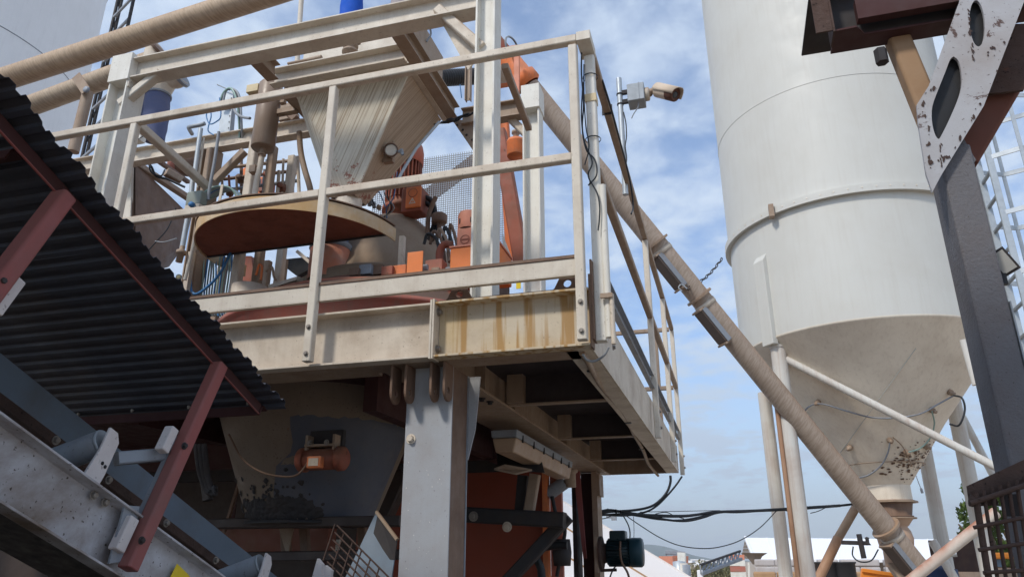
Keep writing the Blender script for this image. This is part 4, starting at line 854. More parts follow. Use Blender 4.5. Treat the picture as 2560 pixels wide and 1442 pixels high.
# ================================================================ LEFT SILO
c0 = V(-40, 120, D=12.0); RLS = 1.9
def cyl_center(px, py, Rr, D, side):
    a = V(px, py, D=D) - CAM; az = math.atan2(a.x, a.y); off = math.asin(Rr/D); az2 = az - off*side
    return Vector((math.sin(az2)*D, math.cos(az2)*D, 0))
cl_ = cyl_center(258, 45, RLS, 12.0, 1)
ls = thing('silo', 'large pale grey silo shell filling the top left corner', 'silo', cl_)
build('shell', MB().lathe(cl_, [(RLS, 4.5), (RLS, 7), (RLS, 10), (RLS, 14), (0, 14.5)], n=96), SILOB, ls)
build('cone', MB().lathe(cl_, [(RLS, 4.5), (.3, 2.2)], n=96), SILOB, ls)
for z in (8.05, 10.3): build('weld_seam', MB().lathe(cl_ + Vector((0, 0, z)), [(RLS, -.008), (RLS+.008, 0), (RLS, .008)], n=96), GREYST, ls)
for k in range(6):
    a = R(60*k+20); p = cl_ + Vector((math.cos(a), math.sin(a), 0))*(RLS-.1); build('leg', MB().tube([p, p + Vector((0, 0, 4.6))], .11, 16), SILOLEG, ls)
# ladder with hoops
ld = thing('cage_ladder', 'dark grey ladder with cage hoops climbing beside the left silo', 'ladder', V(215, 380, D=11.0))
Y0 = 9.6
def vline(px, py, Yv, z0, z1, w, parent, mat, nm):
    p = V(px, py, Y=Yv); return build(nm, MB().bar((p.x, Yv, z0), (p.x, Yv, z1), w, w, (0, 1, 0)), mat, parent)
for px, py, dy in ((281, 60, 0), (291, 60, .05), (325, 40, -.35)):
    vline(px, py, Y0+dy, 4.0, 13.5, .05, ld, DARKST, 'stringer')
pa, pb, pc = V(265, 40, Y=Y0), V(283, 45, Y=Y0), V(325, 30, Y=Y0-.35)
for k in range(14):
    z = 6.0 + .55*k
    build('hoop', MB().bar((pa.x-.05, Y0+.3, z+.06), (pb.x, Y0, z), .045, .05), DARKST, ld)
    build('rung', MB().bar((pb.x, Y0, z), (pc.x, Y0-.35, z+.04), .04, .06), GREYST, ld)

# ================================================================ RIGHT SILO
D0 = 8.57; av = V(2240, 1240, D=D0); ad = math.radians(10.05); ax_ = Vector((math.sin(ad)*D0, math.cos(ad)*D0, 0)); RS = 1.255
ZJ = 3.70; ZC = 2.20
SEAM = paint('seam_grey', (.42, .42, .40), amt=.2)
rsl = thing('silo', 'big white cement silo with a bolted ring band and cone standing on tubular legs', 'silo', ax_)
build('shell', MB().lathe(ax_, [(RS, ZJ), (RS, 4.3), (RS, 5.01)], n=128), SILO, rsl)
build('upper_shell', MB().lathe(ax_, [(RS+.012, 5.02), (RS+.012, 7), (RS+.012, 9.5), (RS+.012, 12), (0, 12.4)], n=128), SILO, rsl)
build('ring_band', MB().lathe(ax_, [(RS, 4.975), (RS+.055, 4.968), (RS+.055, 5.045), (RS+.012, 5.062)], n=128, smooth=False), SILO, rsl)
for k in range(64):
    a = 2*math.pi*k/64; d = Vector((math.cos(a), math.sin(a), 0)); build('ring_bolt', MB().lathe(ax_ + d*(RS+.054) + Vector((0, 0, 5.01)), [(0, 0), (.007, 0), (.007, .005), (0, .006)], d, 6, False), SILOC, rsl)
for z in (6.33,): build('weld_seam', MB().lathe(ax_ + Vector((0, 0, z)), [(RS+.012, -.003), (RS+.016, 0), (RS+.012, .003)], n=128), SEAM, rsl)
build('cone', MB().lathe(ax_, [(RS+.008, ZJ+.012), (RS+.008, ZJ-.004), (RS-.003, ZJ-.012), (.62, 2.88), (.215, ZC+.10)], n=128), SILOC, rsl)
def conept(px, py, off=0.0):
    r = ray(px, py); best = None
    for k in range(1, 3000):
        p = CAM + r*(k*.00001*300)/100*100/ F if 0 else CAM + r*((5.5 + k*.0015)/math.hypot(r.x, r.y))
        q = p - ax_; rad = math.hypot(q.x, q.y); rc = RS if p.z > ZJ else (.215 + (RS-.215)*(p.z-ZC-.10)/(ZJ-ZC-.10))
        if rad <= rc + off: return p
    return None
build('weld_seam', MB().tube([q for q in (conept(2290-21*k, 870+29*k) for k in range(11)) if q], .0035, 6), SEAM, rsl)
build('weld_seam', MB().lathe(ax_ + Vector((0, 0, 2.50)), [(.378, -.005), (.384, 0), (.383, .005)], n=64), TAN, rsl)
legs = [(1945, 870, 7.72), (1948, 1300, 9.35), (2335, 1250, 9.75), (2395, 1060, 9.15), (2520, 1100, 7.75)]
LP = []
for i, (px, py, D) in enumerate(legs):
    p = V(px, py, D=D); LP.append(p)
    build('leg', MB().tube([(p.x, p.y, 0), (p.x, p.y, ZJ-.02 if i == 0 else 3.5 if i == 1 else 3.25)], .075, 24), SILOLEG, rsl, label='front leg with a broad rust streak down its left side' if i == 0 else None)
p = LP[0]; d = Vector((ax_.x-p.x, ax_.y-p.y, 0)).normalized(); s_ = Vector((-d.y, d.x, 0))
build('leg_collar', MB().lathe((p.x, p.y, ZJ-.10), [(.075, 0), (.085, .01), (.085, .03)], n=24), SILOLEG, rsl)
w_ = .078; zt_ = ZJ + .93; e = Vector((ax_.x, ax_.y, 0)) - d*(RS+.05)
rad = math.hypot(e.x-ax_.x, e.y-ax_.y); inn = ax_ - d*(RS*.985)
P8 = lambda q, z: Vector((q.x, q.y, z))
build('leg_fairing', MB().hexa([P8(e-s_*w_, ZJ-.07), P8(e+s_*w_, ZJ-.07), P8(inn+s_*w_, ZJ-.07), P8(inn-s_*w_, ZJ-.07), P8(e-s_*w_, zt_-.10), P8(e+s_*w_, zt_-.10), P8(inn+s_*w_, zt_), P8(inn-s_*w_, zt_)]), SILO, rsl, .006)
RUSTLEG = paint('rust_streaked_pipe', (.40, .24, .15), dirt=(.25, .11, .05), amt=.7, streak=.4, scale=2)
pl = V(1977, 1300, D=7.67); build('rust_pipe', MB().tube([(pl.x, pl.y, 0), (pl.x, pl.y, 3.05)], .022, 14), RUSTLEG, rsl)
build('brace', MB().tube([V(1965, 898, D=7.72), V(2500, 1172, D=7.75)], .036, 18), SILOLEG, rsl)
build('brace', MB().tube([V(2095, 1345, D=8.9), V(2040, 1460, D=8.7)], .05, 14), RUSTLEG, rsl)
build('brace', MB().tube([V(2170, 1215, D=8.9), V(2095, 1345, D=8.9)], .045, 14), TAN, rsl)
build('brace', MB().tube([V(2330, 1350, D=9.2), V(2395, 1460, D=9.2)], .045, 14), SILOLEG, rsl)
build('brace', MB().tube([V(2180, 1190, D=9.3), V(2045, 1095, D=9.3)], .03, 14), GREYST, rsl)
build('brace', MB().tube([V(2405, 1040, D=9.9), V(2500, 1220, D=9.9)], .04, 14), SILOLEG, rsl)
build('stub_pipe', MB().tube([V(2408, 850, D=7.3), V(2440, 962, D=7.3)], .03, 14), SILOLEG, rsl)
# outlet stack
o = ax_ + Vector((0, 0, 0))
build('outlet_neck', MB().lathe(o + Vector((0, 0, ZC-.04)), [(.215, 0), (.215, .16)], n=48), SILOC, rsl)
sq = .245
build('square_flange', MB().lathe(o + Vector((0, 0, ZC-.065)), [(0, 0), (sq+.02, 0), (sq+.02, .018), (sq, .024), (0, .024)], n=8, smooth=False), TAN, rsl)
build('valve_body', MB().lathe(o + Vector((0, 0, ZC-.20)), [(.16, 0), (.20, .0), (.20, .012), (.185, .014), (.21, .134)], n=40), BROWN, rsl)
build('valve_ring', MB().lathe(o + Vector((0, 0, ZC-.215)), [(.19, 0), (.225, 0), (.225, .012), (.19, .012)], n=40, smooth=False), TAN, rsl)
build('chute', MB().lathe(o + Vector((0, 0, ZC-.66)), [(.13, 0), (.13, .15), (.155, .19), (.165, .26), (.15, .33), (.125, .37), (.14, .38), (.19, .445)], n=40), paint('dusty_peach', (.52, .37, .27), dirt=(.42, .22, .13), amt=.6, scale=5, dust=.5), rsl)
build('boot', MB().hexa([B + Vector((-.12, -.10, -.25)), B + Vector((.12, -.10, -.25)), B + Vector((.12, .12, -.25)), B + Vector((-.12, .12, -.25)), o + Vector((-.12, -.11, ZC-.62)), o + Vector((.12, -.11, ZC-.62)), o + Vector((.12, .11, ZC-.62)), o + Vector((-.12, .11, ZC-.62))]), TAN, rsl, .01)
# nozzles, air lines on the cone
for q in ((2045, 1005), (2375, 980), (2225, 1100), (2125, 1118), (2265, 1130), (2315, 1115), (2330, 1025)):
    c = conept(*q)
    if c is None: continue
    nrm = Vector((c.x-ax_.x, c.y-ax_.y, 0)).normalized(); nrm = (nrm + Vector((0, 0, -.6))).normalized()
    build('aeration_nozzle', MB().lathe(c - nrm*.01, [(0, 0), (.028, 0), (.028, .03), (.016, .04), (.016, .06), (0, .062)], nrm, 14), TAN, rsl)
def airline(qs, mat=GREYST, r=.0085, nm='air_line'):
    build(nm, MB().tube(bez([conept(*q) if q[0] > 0 else None for q in qs], 6), r, 8), mat, rsl)
off = .03
def al(qs, mat, r=.008): build('air_line', MB().tube(bez([p for p in (conept(a, b, .035) for a, b in qs) if p], 6), r, 8), mat, rsl)
al([(2008, 1055), (2010, 1030), (2030, 1012), (2060, 1010), (2120, 1028), (2180, 1043), (2240, 1044), (2300, 1034), (2345, 1010), (2385, 988)], GREYST)
al([(2225, 1105), (2220, 1130), (2205, 1160), (2175, 1185), (2145, 1195)], GREYST)
al([(2232, 1092), (2252, 1110), (2265, 1130), (2280, 1165)], TAN, .006)
al([(2330, 1028), (2336, 1060), (2325, 1095), (2300, 1120), (2270, 1130)], HOSEG, .007)
build('air_line', MB().tube(bez([V(2385, 988, D=7.9), V(2405, 995, D=7.8), V(2412, 1025, D=7.8), V(2398, 1062, D=7.8), V(2375, 1060, D=7.9)], 7), .009, 8), CABLE, rsl)
# flaked paint patches (each a small proud chip)
random.seed(11)
chips = MB()
for k in range(170):
    px = random.gauss(2290, 42); py = 1148 + random.gauss(0, 20) - (px-2290)*.35 + random.gauss(0, 8)
    if k % 6 == 0: py += 40
    c = conept(px, py, .003)
    if c is None: continue
    n_ = Vector((c.x-ax_.x, c.y-ax_.y, -.62*math.hypot(c.x-ax_.x, c.y-ax_.y))).normalized()
    t1 = n_.cross(Vector((0, 0, 1))).normalized(); t2 = n_.cross(t1); m = random.randint(5, 7); r0 = random.uniform(.006, .02)
    vs = [c + n_*.002 + t1*math.cos(2*math.pi*i/m)*r0*random.uniform(.6, 1.7) + t2*math.sin(2*math.pi*i/m)*r0*random.uniform(.3, .9) for i in range(m)]
    chips.add(vs, [tuple(range(m))])
build('flaked_patches', chips, paint('chip_rust', (.12, .065, .04), dirt=(.06, .04, .03), amt=.6), rsl, kind='stuff')
# ring clip + chain from ring to screw
rc_ = conept(1930, 535, .05); build('ring_clip', MB().box(rc_ + Vector((-.03, -.06, -.05)), rc_ + Vector((.02, .02, .09))), TAN, rsl, .003)
ch = thing('chain', 'twisted steel chain stretched from the silo ring band to the screw conveyor', 'chain', V(1718, 720, Y=7.0))
a, b = V(1718, 722, D=6.95), V(1806, 645, D=8.1)
for k in range(13):
    c = a.lerp(b, (k+.5)/13) - Vector((0, 0, .05*math.sin(math.pi*(k+.5)/13))); d = (b-a).normalized()
    s_ = d.cross(Vector((0, 0, 1))).normalized() if k % 2 else d.cross(Vector((1, 0, 0))).normalized()
    loop = [c + d*.046*math.cos(t*math.pi/5) + s_*.017*math.sin(t*math.pi/5) for t in range(11)]
    build('link', MB().tube(loop, .0055, 6, caps=False), DARKST, ch)
build('hook', MB().tube(bez([a, a + Vector((-.05, 0, .05)), a + Vector((-.08, 0, .02)), a + Vector((-.05, 0, -.02))], 5), .007, 8), GALVD, ch)
# red-brown box and pipe on rear leg, sensor cross
q = V(2355, 1385, D=10.6)
tag(build('brown_panel', MB().box(q + Vector((-.12, 0, -.19)), q + Vector((.48, .02, .16))), paint('panel_brown', (.045, .022, .02), amt=.4), None, .004), 'dark brown rectangular panel fixed behind the rear silo leg', 'panel')
tag(build('clamp_pipe', MB().tube([V(2350, 1386, D=8.9), V(2392, 1384, D=8.9)], .025, 12), GALV), 'short grey pipe across the silo leg in front of the brown panel', 'pipe')
rbp = thing('rusty_brace_pipe', 'long pale pipe with rusty top slanting up to the right below the silo', 'pipe', V(2290, 1442, D=6.5))
build('pipe', MB().tube([V(2262, 1462, D=6.4), V(2490, 1280, D=6.6)], .040, 20), paint('rusty_top_pipe', (.62, .56, .49), dirt=(.42, .24, .16), amt=.4, dust=.95, dustc=(.36, .15, .09), rust=.1), rbp)
q = V(2148, 1358, D=7.4)
sn = thing('sensor_cross', 'dark bar and tube sensor clamped on the brace with a looping cable', 'sensor', q)
build('bar', MB().bar(V(2103, 1355, D=7.4), V(2170, 1357, D=7.4), .02, .035), DARKST, sn)
build('tube', MB().tube([V(2147, 1334, D=7.38), V(2160, 1395, D=7.38)], .022, 12), DARKST, sn)
build('knob', MB().lathe(V(2170, 1362, D=7.4), [(0, 0), (.028, 0), (.015, .02), (.015, .05), (.02, .06), (0, .07)], n=12), DARKST, sn)
build('cable', MB().tube(bez([V(2133, 1365, D=7.4), V(2132, 1388, D=7.4), V(2150, 1403, D=7.4), V(2178, 1400, D=7.4), V(2196, 1372, D=7.4)], 7), .006, 8), CABLE, sn)
q = V(2305, 1215, D=8.4)
tag(build('hanging_sensor', MB().tube(bez([V(2290, 1188, D=8.3), V(2296, 1205, D=8.3), V(2303, 1222, D=8.3), V(2306, 1232, D=8.3)], 4), [.004]*8 + [.012]*5, 8), GREYST), 'small probe dangling on a lead right of the silo cone', 'probe')
# caged ladder at the far right
lr = thing('cage_ladder', 'galvanised caged ladder rising behind the pitted column at the right', 'ladder', V(2500, 900, Y=8.0))
pL = V(2452, 440, Y=8.0); pR = V(2475, 402, Z=pL.z)
def lad(p): return lambda z: Vector((p.x, p.y, z))
L_, R_ = lad(pL), lad(pR)
build('stringer', MB().bar(L_(2.2), L_(8), .06, .03, (0, 1, 0)), GALV, lr); build('stringer', MB().bar(R_(2.2), R_(8), .06, .03, (0, 1, 0)), GALV, lr)
for k in range(20): build('rung', MB().bar(L_(2.5+.28*k), R_(2.5+.28*k), .03, .03), GALVD, lr)
dd = (pR-pL); dd.z = 0; dd.normalize(); nn_ = Vector((-dd.y, dd.x, 0))
if nn_.x < 0: nn_ = -nn_
hs = []
mid = (pL+pR)/2; mid.z = 0
for k in range(8):
    z = 2.95 + .62*k
    pts = [Vector((pL.x, pL.y, z)), Vector((pL.x, pL.y, z)) - dd*.12 + nn_*.25, Vector((mid.x, mid.y, z)) - dd*.15 + nn_*.62, Vector((mid.x, mid.y, z)) + dd*.15 + nn_*.62, Vector((pR.x, pR.y, z)) + dd*.12 + nn_*.25, Vector((pR.x, pR.y, z))]
    hs.append(pts)
    m = MB()
    for a, b in zip(pts[:-1], pts[1:]): m.bar(a, b, .012, .05)
    build('hoop', m, GALV, lr)
for i in (1, 2, 3, 4):
    build('cage_bar', MB().bar((hs[0][i].x, hs[0][i].y, 2.9), (hs[0][i].x, hs[0][i].y, 8), .035, .012, (0, 1, 0)), GALV, lr)

# ================================================================ CCTV
cp_ = V(1560, 400, Y=3.80); XP = V(1553, 300, Y=3.80).x
CS = 1.14
ct = thing('security_camera', 'dusty bullet security camera on a galvanised pole clamped to the side railing', 'camera', (XP, 3.80, 3.6))
ztop = V(1553, 196, Y=3.80).z
build('pole', MB().tube([(XP, 3.80, 3.55), (XP, 3.80, ztop)], .0165, 20), GALV, ct)
bc = V(1588, 236, Y=3.77)
build('junction_box', MB().box(bc + Vector((-.044, -.03, -.058)), bc + Vector((.055, .075, .058))), GALVD, ct, .004)
build('box_lid', MB().box(bc + Vector((.024, -.0325, -.056)), bc + Vector((.0265, .074, .0595))), GREYST, ct)
for z in (.035, -.035): build('band_clamp', MB().lathe(Vector((XP, 3.80, bc.z + z)), [(.0165, -.004), (.020, -.004), (.020, .004), (.0165, .004)], n=20), DARKST, ct)
for z in (.045, -.02): build('box_bracket', MB().box((XP+.012, 3.79, bc.z+z-.012), (bc.x-.044, 3.81, bc.z+z+.012)), DARKST, ct)
jx = bc + Vector((.055, .02, .0))
build('mount_collar', MB().lathe(jx, [(0, 0), (.040, 0), (.040, .022), (.032, .028), (0, .028)], (1, 0, 0), 24), CREAM, ct)
arm_e = V(1646, 224, Y=3.78)
build('arm', MB().tube(bez([jx + Vector((.02, 0, 0)), V(1622, 232, Y=3.78), V(1635, 226, Y=3.78), arm_e], 6), [.026]*7 + [.018]*12, 18), TAN, ct)
c0_, c1_ = V(1641, 226, Y=3.78), V(1700, 240, Y=3.70)
dc = (c1_-c0_).normalized()
CAMW = paint('camera_shell', (.62, .52, .41), dirt=(.45, .28, .17), amt=.5, dust=.2)
build('shell', MB().lathe(c0_, [(0, 0), (.031, .002), (.040, .012), (.041, .10), (.041, .105)], dc, 28), CAMW, ct)
build('lens_ring', MB().lathe(c0_ + dc*.105, [(.041, 0), (.041, .05), (.034, .058), (.031, .052), (0, .050)], dc, 28), paint('brown_ring', (.12, .05, .035), amt=.3), ct)
build('lens', MB().lathe(c0_ + dc*.157, [(0, .004), (.012, .002), (.020, 0), (.020, -.002)], dc, 20), plain('lens_dark', (.06, .07, .08), .15), ct)
ud = Vector((0, 0, 1)) - dc*dc.z; ud.normalize()
sv_ = MB()
sy_ = dc.cross(ud)
ns = 12; vs = []
for h in (.005, .19):
    for k in range(ns+1):
        a = R(-10 + 200*k/ns); vs.append(c0_ + dc*(h + (.0 if h < .1 else -.02*abs(math.cos(a)))) + (sy_*math.cos(a) + ud*math.sin(a))*.047)
sv_.add(vs, [(k, k+1, ns+2+k, ns+1+k) for k in range(ns)], True)
so = build('sun_visor', sv_, CAMW, ct); so.modifiers.new('solid', 'SOLIDIFY').thickness = .004
build('lead', MB().tube(bez([bc + Vector((.015, 0, -.058)), bc + Vector((.012, 0, -.09)), bc + Vector((-.015, 0, -.13)), bc + Vector((-.03, 0, -.16))], 6), .0035, 8), GREYST, ct)
build('lead', MB().tube(bez([Vector((XP+.018, 3.785, ztop-.25)), Vector((XP+.028, 3.785, ztop-.33)), Vector((XP+.026, 3.785, ztop-.42)), Vector((XP+.016, 3.785, ztop-.48)), Vector((XP+.02, 3.785, ztop-.56)), Vector((XP+.01, 3.785, ztop-.62))], 7), .0035, 8), CABLE, ct)
rl = thing('rail_cable', 'black cable drooping from the corner along the top rail to the camera pole', 'cable', (-.38, 2.8, 3.6))
build('cable', MB().tube(bez([(-.386, 2.80, 3.62), (-.379, 3.0, 3.60), (-.376, 3.25, 3.575), (-.376, 3.5, 3.56), (-.372, 3.62, 3.50), (-.376, 3.70, 3.42), (-.378, 3.60, 3.33)], 8), .005, 8), CABLE, rl)
for y in (3.05, ): build('cable_tie', MB().box((-.43, y, 3.605), (-.38, y+.006, 3.6575)), BLACK, rl)

# ================================================================ CABLE BUNDLE
cb = thing('cable_bundle', 'bundle of black cables sagging from the platform corner across to the silo legs', 'cables', V(1560, 1290, Y=7.0))
def cab(qs, r=.008, mat=CABLE): build('cable', MB().tube(bez([V(a, b, Y=7.0 + (a-1500)*.0018) for a, b in qs], 8), r, 8), mat, cb)
cab([(1676, 1188), (1676, 1205), (1668, 1228), (1650, 1250), (1625, 1266), (1580, 1275), (1500, 1279)], .012)
cab([(1705, 1190), (1690, 1212), (1668, 1238), (1640, 1265), (1610, 1280), (1560, 1288), (1500, 1285)], .009)
cab([(1490, 1281), (1520, 1274), (1560, 1279), (1600, 1287), (1660, 1290), (1720, 1289), (1790, 1279), (1850, 1279), (1950, 1272), (2050, 1266), (2110, 1262), (2185, 1252)], .011)
cab([(1490, 1284), (1540, 1278), (1600, 1285), (1640, 1293), (1680, 1300), (1720, 1301), (1760, 1292), (1800, 1280), (1880, 1277), (1975, 1273), (2100, 1264)], .010)
cab([(1490, 1288), (1550, 1284), (1620, 1286), (1700, 1288), (1740, 1285), (1790, 1278), (1900, 1274), (2100, 1262)], .009)
cab([(1560, 1284), (1600, 1290), (1650, 1298), (1700, 1299), (1740, 1293), (1785, 1281)], .007)
cab([(1630, 1287), (1650, 1281), (1668, 1280), (1685, 1288), (1710, 1296)], .004)
cab([(1490, 1298), (1515, 1294), (1535, 1285)], .004); cab([(1600, 1279), (1700, 1277), (1800, 1275)], .003)
cab([(1565, 1288), (1600, 1312), (1650, 1343), (1700, 1363), (1755, 1370), (1800, 1366), (1850, 1350), (1900, 1318), (1943, 1274)], .0045)
cab([(1558, 1288), (1570, 1310), (1575, 1330), (1574, 1355)], .006); cab([(1584, 1290), (1585, 1330), (1583, 1362)], .0025)
cab([(1950, 1273), (1970, 1277), (1980, 1281)], .004); cab([(2026, 1282), (2045, 1277), (2062, 1269)], .004)
for px, py in ((1520, 1276), (1540, 1278), (1552, 1280)): p = V(px, py, Y=7.05); build('wire_tie', MB().box(p - Vector((.006, .015, .018)), p + Vector((.006, .015, .02))), BLACK, cb)
# ================================================================ CANOPY over the conveyor
sl_ = math.atan2(2.592-2.091, 2.218-.994); dC = Vector((0, math.cos(sl_), -math.sin(sl_))); nC = Vector((0, math.sin(sl_), math.cos(sl_)))
E1 = Vector((-1.45, 2.218, 2.091)); Lc = 2.4
can = thing('corrugated_canopy', 'dark corrugated metal canopy on a red primed angle frame over the conveyor', 'canopy', E1)
pitch = .047; prof_ = []
nw = int(Lc/pitch)
for k in range(nw):
    for f, h in ((0, 0), (.30, 0), (.42, 1), (.88, 1)): prof_.append((k*pitch + f*pitch, h*.010))
def sheet(xa, xb, lift, k0, k1):
    vs = []; pr = prof_[4*k0:4*k1+1]
    for s_, h in pr:
        o_ = E1 - dC*s_ + nC*(h+lift+.004*math.sin(s_*5.3)); j_ = .007*math.sin(s_*31)+random.uniform(-.003, .003); vs += [Vector((xa+j_, o_.y, o_.z+random.uniform(-.0012, .0012))), Vector((xa-.25, o_.y, o_.z)), Vector((xb, o_.y, o_.z))]
    fs = [(3*i+q, 3*i+1+q, 3*i+4+q, 3*i+3+q) for i in range(len(pr)-1) for q in (0, 1)]
    o = build('roof_sheet', MB().add(vs, fs), CORR, can, recalc=False); md = o.modifiers.new('s', 'SOLIDIFY'); md.thickness = .0012
for k0, k1, lf in ((0, 17, 0), (17, 34, .0016), (34, nw-1, 0)): sheet(-1.45, -4.6, lf, k0, k1)
def cl(px, py, X): return V(px, py, X=X)
XA = -1.525
e0 = E1 - nC*.004; e0.x = XA
build('edge_angle', MB().angle(e0 - dC*2.3, e0 - dC*.035, .032, -.034, .005, nC, flip=-1), DKRED, can)
build('edge_angle_foot', MB().bar(e0 - dC*2.3 - nC*.0355 + Vector((.002, 0, 0)), e0 - dC*.035 - nC*.0355 + Vector((.002, 0, 0)), .006, .003, nC), REDP, can)
build('end_angle', MB().angle(e0 - dC*.03 + Vector((.0, 0, -.001)), e0 - dC*.03 + Vector((-2.6, 0, -.001)), .034, -.034, .005, nC), DKRED, can)
build('purlin', MB().angle(e0 - dC*1.15 + Vector((-.05, 0, -.001)), e0 - dC*1.15 + Vector((-2.6, 0, -.001)), .034, -.034, .005, nC), DKRED, can)
XP2 = -1.515
pA, pB = cl(549, 912, XP2), cl(322, 1424, XP2)
pB = pA - nC*(pA-pB).length
build('post', MB().bar(pA, pB, .042, .042, dC), REDP, can, .003)
sA = -(pA.y - cl(165, 485, XP2).y)/dC.y
pC = cl(160, 490, XP2); pD = pC - nC*.34
build('post', MB().bar(pC, pD, .050, .042, dC), REDP, can, .003)
for i, dd_ in enumerate((.05, 1.19)):
    for k in range(12):
        c = E1 - dC*dd_ + Vector((-.12-.24*k, 0, 0)) - nC*.001; build('roofing_screw', MB().lathe(c, [(0, 0), (.006, 0), (.006, .004), (.003, .010), (0, .012)], -nC, 8), BOLT, can)
# ================================================================ BELT CONVEYOR
T0 = cl(0, 1025, -1.52); B0 = cl(0, 1255, -1.52); hB = abs((T0-B0).dot(nC))
cv = thing('belt_conveyor', 'inclined belt conveyor with speckled grey channel frame in the bottom left corner', 'conveyor', T0 + dC*1.2)
def off(p, x): q = p.copy(); q.x = x; return q
mid = T0 - nC*hB/2
build('side_channel', MB().chan(off(mid, -1.545) - dC*1.0, off(mid, -1.545) + dC*2.6, .05, hB, .006, nC, flip=1), BEAMGREY, cv, .0012)
if 0: build('far_channel', MB().chan(off(mid, -2.25) - dC*1.0, off(mid, -2.25) + dC*2.6, .05, hB, .006, nC, flip=-1), BEAMGREY, cv)
S0 = cl(0, 883, -2.12); S1 = cl(0, 985, -2.12)
hS = abs((S0-S1).dot(nC)); ms = (S0+S1)/2
ms = S0 - nC*(hS/2)
build('skirt_plate', MB().bar(ms - dC*1.0, ms + dC*3.0, .008, hS, nC), BLUEST, cv)
lw = S0 - nC*(hS + .02)
build('skirt_angle', MB().bar(lw - dC*1.0 + Vector((.008, 0, 0)), lw + dC*3.0 + Vector((.008, 0, 0)), .02, .035, nC), RUSTY, cv)
for px, py in ((152, 1090), (282, 1190), (425, 1298), (548, 1390)):
    p = cl(px, py, -2.09); s_ = (p - lw).dot(dC); bolt(off(lw + dC*s_, -2.102), (1, 0, 0), .010, cv)
bl_ = T0 - nC*.03
build('belt', MB().bar(off(bl_, -1.88) - dC*1.0, off(bl_, -1.88) + dC*3.0, .46, .012, nC), BLACK, cv)
build('return_belt', MB().bar(off(T0 - nC*.30, -1.9) - dC*1.0, off(T0 - nC*.30, -1.9) + dC*3.0, .55, .01, nC), BLACK, cv)
def idler(px, py, parent):
    c = cl(px, py, -1.60); c2 = c + Vector((-.19, 0, 0)) - nC*.075 - Vector((0, 0, 0))
    build('roller', MB().tube([c2, c], .036, 24), GREYST, parent)
    build('roller_end', MB().lathe(c, [(.026, .0), (.035, .0), (.036, .006), (.034, .01), (.026, .004), (0, .004)], (c-c2).normalized(), 24), GALVD, parent)
    k = c + Vector((.022, 0, 0))
    a = k + nC*.035; pts = [a - dC*.022, a + dC*.010, a + dC*.028 - nC*.02, k + dC*.034 - nC*.075, k + dC*.030 - nC*.15, k - dC*.030 - nC*.15, k - dC*.018 - nC*.03]
    build('roller_bracket', MB().plate(pts, (.008, 0, 0)), WOODW, parent, .002)
    for u, v in ((.004, -.055), (.017, -.058)): build('bracket_hole', MB().lathe(k + dC*(u+.004) + nC*v + Vector((.0085, 0, 0)), [(0, 0), (.005, 0), (.005, .001), (0, .001)], (1, 0, 0), 10), BLACK, parent)
idler(252, 1108, cv); idler(648, 1412, cv)
cA, cB_ = cl(290, 1146, -1.60), cl(408, 1136, -1.56)
build('cross_bar', MB().bar(cA, cB_, .03, .035, nC), GREYST, cv)
g0, g1 = cl(432, 1090, -1.555), cl(300, 1400, -1.555)
g1 = g0 - nC*(g0-g1).length
build('grey_upright', MB().angle(g0, g1, .05, .03, .005, dC), GREYST, cv)
build('gusset_plate', MB().plate([cl(308, 1262, -1.535), cl(345, 1265, -1.535), cl(318, 1400, -1.535), cl(268, 1408, -1.535)], (.006, 0, 0)), GREYST, cv)
for q in ((233, 1237), (262, 1255)): bolt(cl(*q, -1.552), (1, 0, 0), .008, cv)
def block(px, py, u, v, t=.03):
    c = cl(px, py, -1.513); build('clamp_block', MB().hexa([c - dC*u/2 - nC*v/2, c + dC*u/2 - nC*v/2, c + dC*u/2 - nC*v/2 - Vector((t, 0, 0)), c - dC*u/2 - nC*v/2 - Vector((t, 0, 0)), c - dC*u/2 + nC*v/2, c + dC*u/2 + nC*v/2, c + dC*u/2 + nC*v/2 - Vector((t, 0, 0)), c - dC*u/2 + nC*v/2 - Vector((t, 0, 0))]), WOODW, cv, .004)
block(428, 1098, .030, .075); block(470, 1132, .022, .075); block(321, 1334, .034, .09); block(362, 1352, .026, .095); block(22, 735, .038, .10)
for q in ((460, 1114), (353, 1350)): bolt(cl(*q, -1.494), (1, 0, 0), .007, cv, DARKST)
bolt(cl(5, 702, -1.494), (1, 0, 0), .007, cv, DARKST)
# conveyor trestle below
build('lower_brace', MB().bar(cl(-40, 1318, -2.2), cl(330, 1475, -2.2), .05, .07, nC), GREYST, cv)
build('drip_tray', MB().bar(off(T0 - nC*.42, -1.75) - dC*.6, off(T0 - nC*.42, -1.75) + dC*2.6, .55, .02, nC), paint('dark_green_tray', (.02, .03, .02), amt=.4), cv)
ys_ = cl(445, 1432, -1.549)
tag(build('yellow_sticker', MB().plate([ys_ + dC*-.02 + nC*.02, ys_ + dC*.0 + nC*.018, ys_ + dC*.05 + nC*.012, ys_ + dC*.05 - nC*.03, ys_ + dC*-.025 - nC*.03], (.001, 0, 0)), YEL), 'torn yellow sticker on the conveyor beam at the bottom edge', 'sticker')

